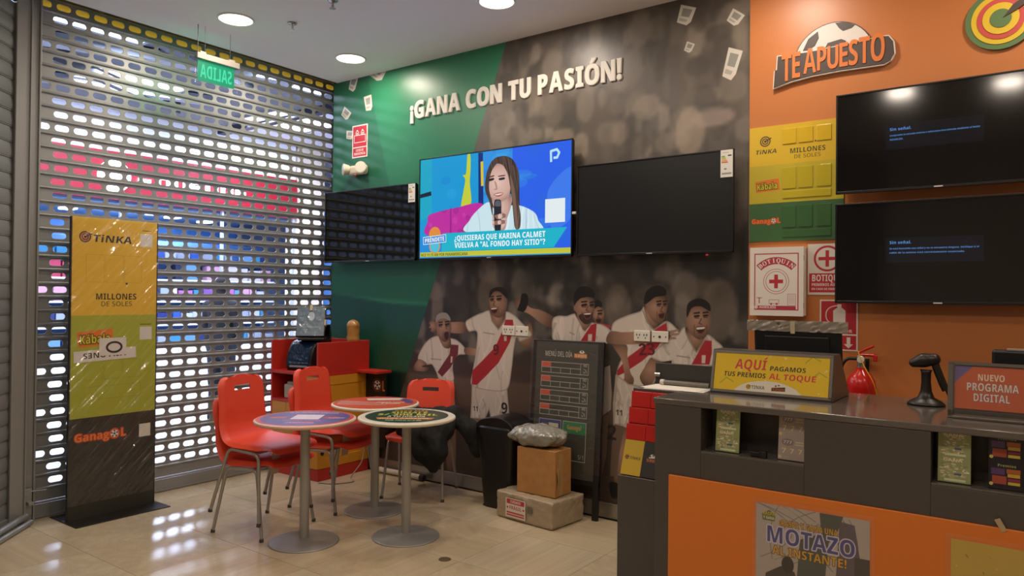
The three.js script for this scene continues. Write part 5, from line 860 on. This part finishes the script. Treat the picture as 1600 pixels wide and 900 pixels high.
// ---------------------------------------------------------------- service counter
const counterGrey = new THREE.MeshPhysicalMaterial({ color: 0x4c4743, roughness: 0.3 }), counterTop = new THREE.MeshPhysicalMaterial({ color: 0x5d5650, roughness: 0.14, clearcoat: 0.4, clearcoatRoughness: 0.08 });
const nicheDark = mat(0x3a3531, 0.5), counterOrange = new THREE.MeshPhysicalMaterial({ color: 0xdd7a2c, roughness: 0.4 });
const ZF = 1.374;
const counter = thing('service_counter', 'dark grey service counter with large orange front panel', 'counter', [0, 0, 0]);
mesh('carcass', [span(3.97, 6.3, 0.0, 1.02, 0.7, 1.235, 0.003)], counterGrey, counter);
mesh('front_cladding', [span(3.97, 4.185, 0, 1.021, 1.235, ZF, 0.003), span(4.612, 5.052, 0, 1.021, 1.235, ZF, 0.003), span(5.66, 6.3, 0, 1.021, 1.235, ZF, 0.003), span(4.185, 4.612, 0, 0.832, 1.235, ZF, 0.002), span(5.052, 5.66, 0, 0.83, 1.235, ZF, 0.002)], counterGrey, counter);
for (const [a, b] of [[4.186, 4.611], [5.053, 5.659]]) { mesh('niche_back', span(a, b, 0.833, 1.02, 1.232, 1.24, 0.001), nicheDark, counter); mesh('niche_shelf', span(a, b, 0.831, 0.838, 1.24, ZF - 0.001, 0.001), counterTop, counter); }
mesh('worktop', [span(3.962, 6.31, 1.022, 1.05, 0.62, ZF + 0.004, 0.006)], counterTop, counter);
mesh('side_base', span(3.745, 3.968, 0, 0.655, 0.7, 1.3, 0.003), counterGrey, counter);
mesh('side_block', span(3.738, 3.968, 0.655, 1.05, 0.62, 1.13, 0.003), counterGrey, counter);
mesh('orange_panel', span(4.042, 6.25, 0.03, 0.717, ZF, ZF + 0.012, 0.003), counterOrange, counter);

// leaflet rack leaning at the end of the counter
const rack = thing('leaflet_rack', 'red leaflet rack with six pockets at the left end of the counter', 'leaflet rack', [3.855, 0.657, 1.285]);
{
  const lean = new THREE.Group(); lean.name = 'leaning_board'; lean.rotation.x = -0.345; rack.add(lean);
  const red = new THREE.MeshPhysicalMaterial({ color: 0xc0231d, roughness: 0.32 }), W = 0.202;
  mesh('back_board', span(-W / 2, W / 2, 0.0, 0.405, -0.01, 0.0, 0.002), red, lean);
  mesh('printed_foot', slab(W, 0.165, 0.004), mat(0xffffff, 0.5, 0, { map: picture(400, 326, (g, w, h) => { fill(g, '#2c2824', 0, 0, w, h); fill(g, '#c4a42a', 0, 0, w * 0.5, h); drawLotto(g, 22, 180, 160, 34, '#4a3f22', '#a8742f'); drawBet(g, 236, 190, 130, 76); }) }), lean).position.set(0, 0.0835, 0.004);
  for (let r = 0; r < 3; r++) for (let c = 0; c < 2; c++) {
    const p = mesh('pocket', [span(-0.05, 0.05, 0, 0.073, -0.002, 0.002, 0.001), span(-0.0505, -0.048, 0, 0.075, -0.024, 0.001, 0.001), span(0.048, 0.0505, 0, 0.075, -0.024, 0.001, 0.001)], red, lean); p.position.set((c - 0.5) * 0.102, 0.168 + r * 0.079, 0.006); p.rotation.x = 0.24;
  }
}
// light box sign
const lightBox = thing('sign_box', 'wedge-shaped yellow payment sign box standing on the counter', 'sign box', [4.10, 1.05, 0]);
{
  const s = new THREE.Shape([[1.045, 0], [1.0, 0.196], [0.9, 0.196], [0.715, 0]].map(([z, y]) => V2(z, y)));
  mesh('housing', new THREE.ExtrudeGeometry(s, { depth: 0.54, bevelEnabled: true, bevelThickness: 0.003, bevelSize: 0.003, bevelSegments: 1 }).rotateY(-Math.PI / 2).translate(0.54, 0.004, 0), mat(0x55504a, 0.35, 0.2), lightBox);
  const art = picture(1024, 360, (g, w, h) => {
    fill(g, '#e6c234', 0, 0, w, h); for (let i = 0; i < 26; i++) { disc(g, rnd(20, 1000), rnd(10, 350), rnd(5, 11), '#e8dca0'); } g.strokeStyle = '#a8ac3a'; g.lineWidth = 10; for (const [x, y] of [[60, 300], [820, 60], [880, 200]]) { g.beginPath(); g.moveTo(x, y); g.lineTo(x + 60, y - 60); g.lineTo(x + 130, y - 20); g.stroke(); }
    disc(g, 500, 410, 320, '#e3dccb', 160); words(g, 'AQUÍ', 190, 150, 290, 92, '#d34a4c', { skew: -0.1 }); words(g, 'PAGAMOS', 508, 150, 320, 42, '#3f3a36', { skew: -0.08 });
    words(g, 'TUS PREMIOS', 90, 226, 390, 44, '#3f3a36', { skew: -0.08 }); words(g, 'AL TOQUE', 510, 230, 410, 54, '#d34a4c', { skew: -0.08 }); targetLogo(g, 330, 314, 22, '#8a6a1e', '#d3a93a'); words(g, 'TINKA', 358, 330, 120, 30, '#6a6353'); drawBet(g, 540, 338, 120, 62);
  });
  const p = mesh('printed_face', slab(0.512, 0.176, 0.003), new THREE.MeshPhysicalMaterial({ map: art, roughness: 0.3 }), lightBox); p.position.set(0.27, 0.104, 1.0265); p.rotation.x = -0.2257;
  const fr = mesh('face_frame', [box(0.54, 0.012, 0.006, 0, 0.092, 0), box(0.54, 0.012, 0.006, 0, -0.092, 0), box(0.012, 0.19, 0.006, -0.264, 0, 0), box(0.012, 0.19, 0.006, 0.264, 0, 0)], mat(0x8a857c, 0.3, 0.5), lightBox); fr.position.set(0.27, 0.104, 1.0275); fr.rotation.x = -0.2257;
}
// payment monitor seen from behind
const pos = thing('payment_monitor', 'black payment monitor seen from behind with film along its top edge', 'monitor', [4.43, 1.05, 0.74]);
{
  const head = new THREE.Group(); head.name = 'screen_head'; head.position.set(0, 0.15, 0.05); head.rotation.x = 0.12; pos.add(head);
  mesh('rear_shell', [rbox(0.40, 0.19, 0.028, 0, 0.09, 0, 0.012, 3), rbox(0.3, 0.1, 0.02, 0, 0.075, 0.014, 0.01)], blackPlastic, head);
  mesh('vent', [box(0.16, 0.004, 0.003, 0, 0.05, 0.0245), box(0.16, 0.004, 0.003, 0, 0.04, 0.0245), box(0.16, 0.004, 0.003, 0, 0.03, 0.0245)], mat(0x2c2b2a, 0.6), head);
  mesh('film_wrap', sheet((u, v) => V3((u - 0.5) * 0.46, 0.145 + v * 0.05 + 0.004 * noise.noise(u * 14, v * 3, 4), 0.024 + 0.008 * noise.noise(u * 20, v * 5, 1) - v * 0.012), 40, 6, 0.0006), new THREE.MeshPhysicalMaterial({ color: 0xb7aea0, roughness: 0.22, transmission: 0.5, thickness: 0 }), head);
  mesh('tape', box(0.02, 0.055, 0.002, -0.01, 0.165, 0.034), mat(0xcabd9d, 0.5), head);
  mesh('stand', [rbox(0.06, 0.17, 0.03, 0, 0.085, -0.03, 0.006), rbox(0.2, 0.014, 0.12, 0, 0.007, -0.07, 0.005)], blackPlastic, pos);
}
const tray = thing('cash_tray', 'dark grey metal tray behind the papers on the counter end', 'tray', [3.92, 1.05, 0.84]);
mesh('tray_body', [span(-0.165, 0.165, 0, 0.11, 0.06, 0.075, 0.003), span(-0.165, 0.165, 0, 0.012, -0.1, 0.06, 0.003), span(-0.165, -0.152, 0, 0.11, -0.1, 0.06, 0.003), span(0.152, 0.165, 0, 0.11, -0.1, 0.06, 0.003)], mat(0x45433f, 0.4, 0.2), tray);
mesh('hinge', new THREE.CylinderGeometry(0.012, 0.012, 0.03, 14).rotateZ(Math.PI / 2).translate(-0.148, 0.05, 0.082), chrome, tray);
const papers = [['topmost white sheet fanned out on the counter end', 0.0, 0.02, 0.0], ['lower white sheet fanned out on the counter end', 0.012, -0.05, 0.0012]];
single('paper_sheet', papers[1][0], 'paper', rbox(0.3, 0.001, 0.19, 0, 0.0005, 0, 0.0004, 1), mat(0xd9d3c8, 0.8), [3.93, 1.0505, 1.02], 'papers on the counter').rotation.y = 0.08;
single('paper_sheet', papers[0][0], 'paper', rbox(0.3, 0.001, 0.19, 0, 0.0005, 0, 0.0004, 1), mat(0xe2dcd0, 0.8), [3.915, 1.052, 1.012], 'papers on the counter').rotation.y = -0.06;
const pen = thing('rolled_sleeve', 'rolled clear plastic sleeve lying before the grey tray', 'sleeve', [3.93, 1.053, 0.945]);
mesh('roll', new THREE.CylinderGeometry(0.013, 0.013, 0.25, 14).rotateZ(Math.PI / 2).translate(0, 0.013, 0), new THREE.MeshPhysicalMaterial({ color: 0x8d867b, roughness: 0.2, transmission: 0.4, thickness: 0 }), pen);
mesh('end_cap', new THREE.CylinderGeometry(0.015, 0.015, 0.02, 14).rotateZ(Math.PI / 2).translate(-0.12, 0.013, 0), mat(0xc9c3b6, 0.4), pen);

// scratch cards in the niches
const ticket = (label, x0, x1, tex, z = 1.335) => { const t = thing('scratch_card_block', label, 'scratch cards', [(x0 + x1) / 2, 0.8385, z]); const l = new THREE.Group(); l.name = 'leaning_stack'; l.rotation.x = -0.1; t.add(l); mesh('card_face', slab(x1 - x0, 0.186, 0.006), new THREE.MeshPhysicalMaterial({ map: tex, roughness: 0.28 }), l).position.y = 0.0935; mesh('holder', [box(x1 - x0 + 0.004, 0.19, 0.003, 0, 0.095, -0.005), box(x1 - x0 + 0.004, 0.003, 0.03, 0, 0.0015, -0.012)], blackPlastic, l); return t; };
const greenCards = picture(200, 372, (g, w, h) => { fill(g, '#98a06e', 0, 0, w, h); for (let k = 0; k < 2; k++) { const y = k * 180 + 10; for (let i = 0; i < 90; i++) fill(g, ['#d2c6a0', '#b8ac80', '#98a074', '#e0d8b8', '#c4ae86', '#8a9470'][i % 6], rnd(10, 160), y + rnd(0, 150), rnd(10, 34), rnd(5, 13)); words(g, 'GANA', 30, y + 30, 120, 20, '#e4dcb4'); fill(g, '#4c5f82', 100, y + 110, 44, 14); fill(g, '#cfd6a8', 40, y + 152, 130, 16); } });
const luckyCards = picture(200, 372, (g, w, h) => { fill(g, '#a5978d', 0, 0, w, h); for (let k = 0; k < 2; k++) { const y = k * 184; disc(g, 70, y + 40, 46, '#8c7d74', 30); words(g, '777', 36, y + 52, 66, 24, '#d8d0dc', { stroke: '#5f5668', lw: 4 }); fill(g, '#c4b6a0', 126, y + 30, 60, 12); fill(g, '#c4b6a0', 126, y + 52, 60, 10); for (const x of [26, 86, 146]) words(g, '7', x, y + 130, 34, 40, '#d8c8a0', { stroke: '#8a7a62', lw: 3 }); fill(g, '#cbb98c', 2, y + 150, 24, 22); } });
const nightCards = picture(200, 372, (g, w, h) => { fill(g, '#1f1a24', 0, 0, w, h); for (let k = 0; k < 2; k++) { const y = k * 186; words(g, 'Premios', 50, y + 28, 110, 18, '#a8b070'); fill(g, '#5d3f6f', 14, y + 40, 80, 44); fill(g, '#b4622f', 104, y + 40, 80, 30); fill(g, '#c9a53a', 110, y + 72, 72, 24); fill(g, '#a34a34', 20, y + 92, 84, 56); fill(g, '#8c2c44', 112, y + 104, 70, 20); fill(g, '#c2b33c', 112, y + 128, 70, 20); disc(g, 14, y + 150, 12, '#c9bf6a'); } });
ticket('block of green scratch cards in the left counter niche', 4.236, 4.338, greenCards);
ticket('block of beige lucky seven scratch cards in the left counter niche', 4.5, 4.606, luckyCards);
ticket('block of green scratch cards in the right counter niche', 5.07, 5.172, greenCards);
ticket('block of black scratch cards with coloured squares in the right counter niche', 5.226, 5.326, nightCards);
const clip = thing('binder_clip', 'small black clip lying on the ledge of the left niche', 'clip', [4.415, 0.838, 1.345]);
mesh('clip_body', [rbox(0.05, 0.022, 0.02, 0.0, 0.012, 0, 0.004), rbox(0.03, 0.03, 0.018, 0.03, 0.014, 0.006, 0.004)], mat(0x0f0e0e, 0.5), clip);

// barcode scanner on its stand
const scanner = thing('barcode_scanner', 'black handheld barcode scanner resting in its stand on the counter', 'scanner', [4.974, 1.05, 0.851]);
{
  const black = mat(0x1d1916, 0.38);
  mesh('stand', lathe([[0, 0], [0.072, 0], [0.073, 0.008], [0.058, 0.02], [0.032, 0.034], [0.022, 0.06], [0.018, 0.1], [0.019, 0.14], [0.024, 0.15], [0, 0.15]], 32).scale(1, 1, 0.85), black, scanner);
  mesh('scan_head', blob(44, [0.005, 0.185, 0], 0.085, capsules([[-0.045, 0.178, 0.012, -0.01, 0.19, 0.004, 0.018, 0.022], [-0.01, 0.19, 0.004, 0.028, 0.195, 0, 0.024, 0.026], [-0.045, 0.178, -0.012, -0.01, 0.19, -0.004, 0.018, 0.022]], 0.02)), black, scanner);
  mesh('handle', tube([V3(0.028, 0.195, 0), V3(0.042, 0.15, 0), V3(0.06, 0.1, 0), V3(0.074, 0.068, 0)], 0.0155, 20, 12), black, scanner);
  mesh('cable', tube([V3(0.074, 0.07, 0), V3(0.088, 0.035, 0), V3(0.11, 0.012, 0.01), V3(0.15, 0.006, 0.03), V3(0.2, 0.006, 0.03)], 0.0045, 26, 8), black, scanner);
}
// acrylic sign holder and the device behind it
const holder = thing('sign_holder', 'clear framed orange programme sign at the right of the counter', 'sign', [5.27, 1.05, 1.16]);
{
  const back = new THREE.Group(); back.name = 'tilted_frame'; back.rotation.x = -0.1; holder.add(back);
  mesh('insert', slab(0.33, 0.16, 0.002), new THREE.MeshPhysicalMaterial({ roughness: 0.35, map: picture(720, 350, (g, w, h) => {
    fill(g, '#c9603a', 0, 0, w, h); shape(g, '#6b5f94', [[0, 0], [130, 0], [0, 140]]); words(g, 'NUEVO', 160, 112, 190, 52, '#e8dccb'); words(g, 'PROGRAMA', 82, 196, 360, 62, '#e8dccb', { stroke: '#6a4a7c', lw: 6 }); words(g, 'DIGITAL', 130, 282, 255, 62, '#e8dccb', { stroke: '#6a4a7c', lw: 6 }); fill(g, '#e08a3a', 520, 60, 160, 220); shape(g, '#d9cbb8', [[540, 240], [600, 120], [670, 240]]);
  }) }), back).position.set(0.0, 0.118, 0.0);
  const fr = mat(0x77716a, 0.25, 0.4);
  mesh('frame', [box(0.37, 0.012, 0.014, 0, 0.208, 0), box(0.37, 0.03, 0.014, 0, 0.016, 0), box(0.022, 0.2, 0.014, -0.176, 0.108, 0), box(0.022, 0.2, 0.014, 0.176, 0.108, 0)], fr, back);
  mesh('clear_cover', box(0.34, 0.19, 0.002, 0, 0.11, 0.006), film, back);
  mesh('backing', box(0.35, 0.19, 0.003, 0, 0.11, -0.005), mat(0x4a4540, 0.5), back);
  mesh('foot', rbox(0.34, 0.01, 0.09, 0, 0.005, -0.03, 0.003), fr, holder);
}
const device = thing('counter_terminal', 'black boxy terminal behind the orange programme sign', 'terminal', [5.42, 1.05, 0.87]);
mesh('casing', [rbox(0.42, 0.2, 0.06, 0, 0.15, 0, 0.012), rbox(0.08, 0.06, 0.05, 0, 0.03, -0.01, 0.006), rbox(0.24, 0.014, 0.16, 0, 0.007, -0.02, 0.005)], blackPlastic, device);
mesh('edge_film', box(0.36, 0.006, 0.05, 0.02, 0.2525, 0), mat(0xa59d90, 0.3), device);

// posters on the orange panel
const bikePoster = picture(640, 880, (g, w, h) => {
  fill(g, '#b5aba4', 0, 0, w, h); for (let i = 0; i < 18; i++) { g.strokeStyle = i % 2 ? '#b3aaa2' : '#857c77'; g.lineWidth = 5; g.beginPath(); g.moveTo(rnd(-50, w), 0); g.quadraticCurveTo(rnd(0, w), 120, rnd(0, w), 330); g.stroke(); }
  shape(g, '#4c5450', [[370, 0], [500, 0], [470, 90], [420, 170], [360, 880], [210, 880], [260, 180], [380, 120]]); shape(g, '#5f5560', [[480, 30], [560, 40], [600, 300], [560, 880], [430, 880], [470, 200]]); fill(g, '#463f3e', 560, 220, 80, 660);
  shape(g, '#3f3a38', [[60, 420], [150, 360], [230, 380], [280, 560], [260, 880], [40, 880]]); disc(g, 190, 344, 36, '#2d2826', 50);
  shape(g, '#5f6a2e', [[36, 62], [80, 36], [116, 60], [112, 100], [40, 100]]); words(g, 'RASPA', 40, 68, 74, 20, '#c9b93c'); words(g, 'Y GANA', 44, 92, 66, 18, '#e0dcc8');
  words(g, '¡RASPA Y GANA UNA', 140, 118, 330, 34, '#d8a634', { stroke: '#4b3a1c', lw: 6 }); words(g, 'MOTAZO', 58, 226, 510, 96, '#4a4d8c', { stroke: '#cfcadb', lw: 14 }); words(g, 'AL INSTANTE!', 98, 294, 424, 50, '#d8a634', { stroke: '#4b3a1c', lw: 7 });
  disc(g, 486, 436, 66, '#474a86'); for (let i = 0; i < 14; i++) disc(g, 486 + Math.cos(i * 0.449) * 66, 436 + Math.sin(i * 0.449) * 66, 11, '#474a86'); words(g, '¡SON', 446, 416, 76, 24, '#d8d4e0'); words(g, '40 MOTOS!', 440, 456, 92, 20, '#d8d4e0');
});
const lottoPoster = picture(640, 880, (g, w, h) => { fill(g, '#c9ac48', 0, 0, w, h); shape(g, '#d8d0c2', [[330, 0], [640, 0], [640, 120], [420, 120], [350, 80]]); drawLotto(g, 400, 110, 230, 56, '#54463c', '#b3602f'); for (let i = 0; i < 46; i++) { g.save(); g.translate(rnd(10, 620), rnd(20, 860)); g.rotate(rnd(0, 3)); fill(g, ['#8a7a3a', '#b5682f', '#a0a04a', '#d9c478'][i % 4], 0, 0, rnd(6, 20), rnd(4, 8)); g.restore(); } g.strokeStyle = '#5c4c22'; g.lineWidth = 4; for (const [x, y] of [[230, 220], [300, 240], [190, 260]]) { g.beginPath(); g.moveTo(x, y); g.lineTo(x + 14, y + 20); g.lineTo(x + 4, y + 36); g.lineTo(x + 26, y + 56); g.stroke(); } disc(g, 450, 300, 130, '#3b362c', 60); disc(g, 450, 300, 118, '#d8c25a', 50); words(g, '¡GANA!', 350, 330, 210, 70, '#3b362c'); });
const poster = (name, label, cx, top, w, h, tex) => { const t = thing(name, label, 'poster', [cx, top - h, ZF + 0.012]); mesh('print', slab(w, h, 0.0012), new THREE.MeshPhysicalMaterial({ map: tex, roughness: 0.5 }), t).position.set(0, h / 2, 0.001); mesh('clear_sleeve', box(w + 0.03, h + 0.03, 0.0012, 0, h / 2 + 0.003, 0.0028), film, t); return t; };
poster('counter_poster', 'grey poster with blue and yellow motorbike prize lettering on the orange panel', 4.642, 0.664, 0.426, 0.586, bikePoster);
poster('counter_poster', 'yellow lottery poster with confetti at the right of the orange panel', 5.33, 0.654, 0.426, 0.586, lottoPoster);
const tapeBit = single('tape_strip', 'short strip of beige tape on the top edge of the orange panel', 'tape', box(0.018, 0.045, 0.001), mat(0xb79f7c, 0.6), [5.264, 0.728, ZF + 0.0132]); tapeBit.rotation.z = 0.5;
renderer.render(scene, camera);
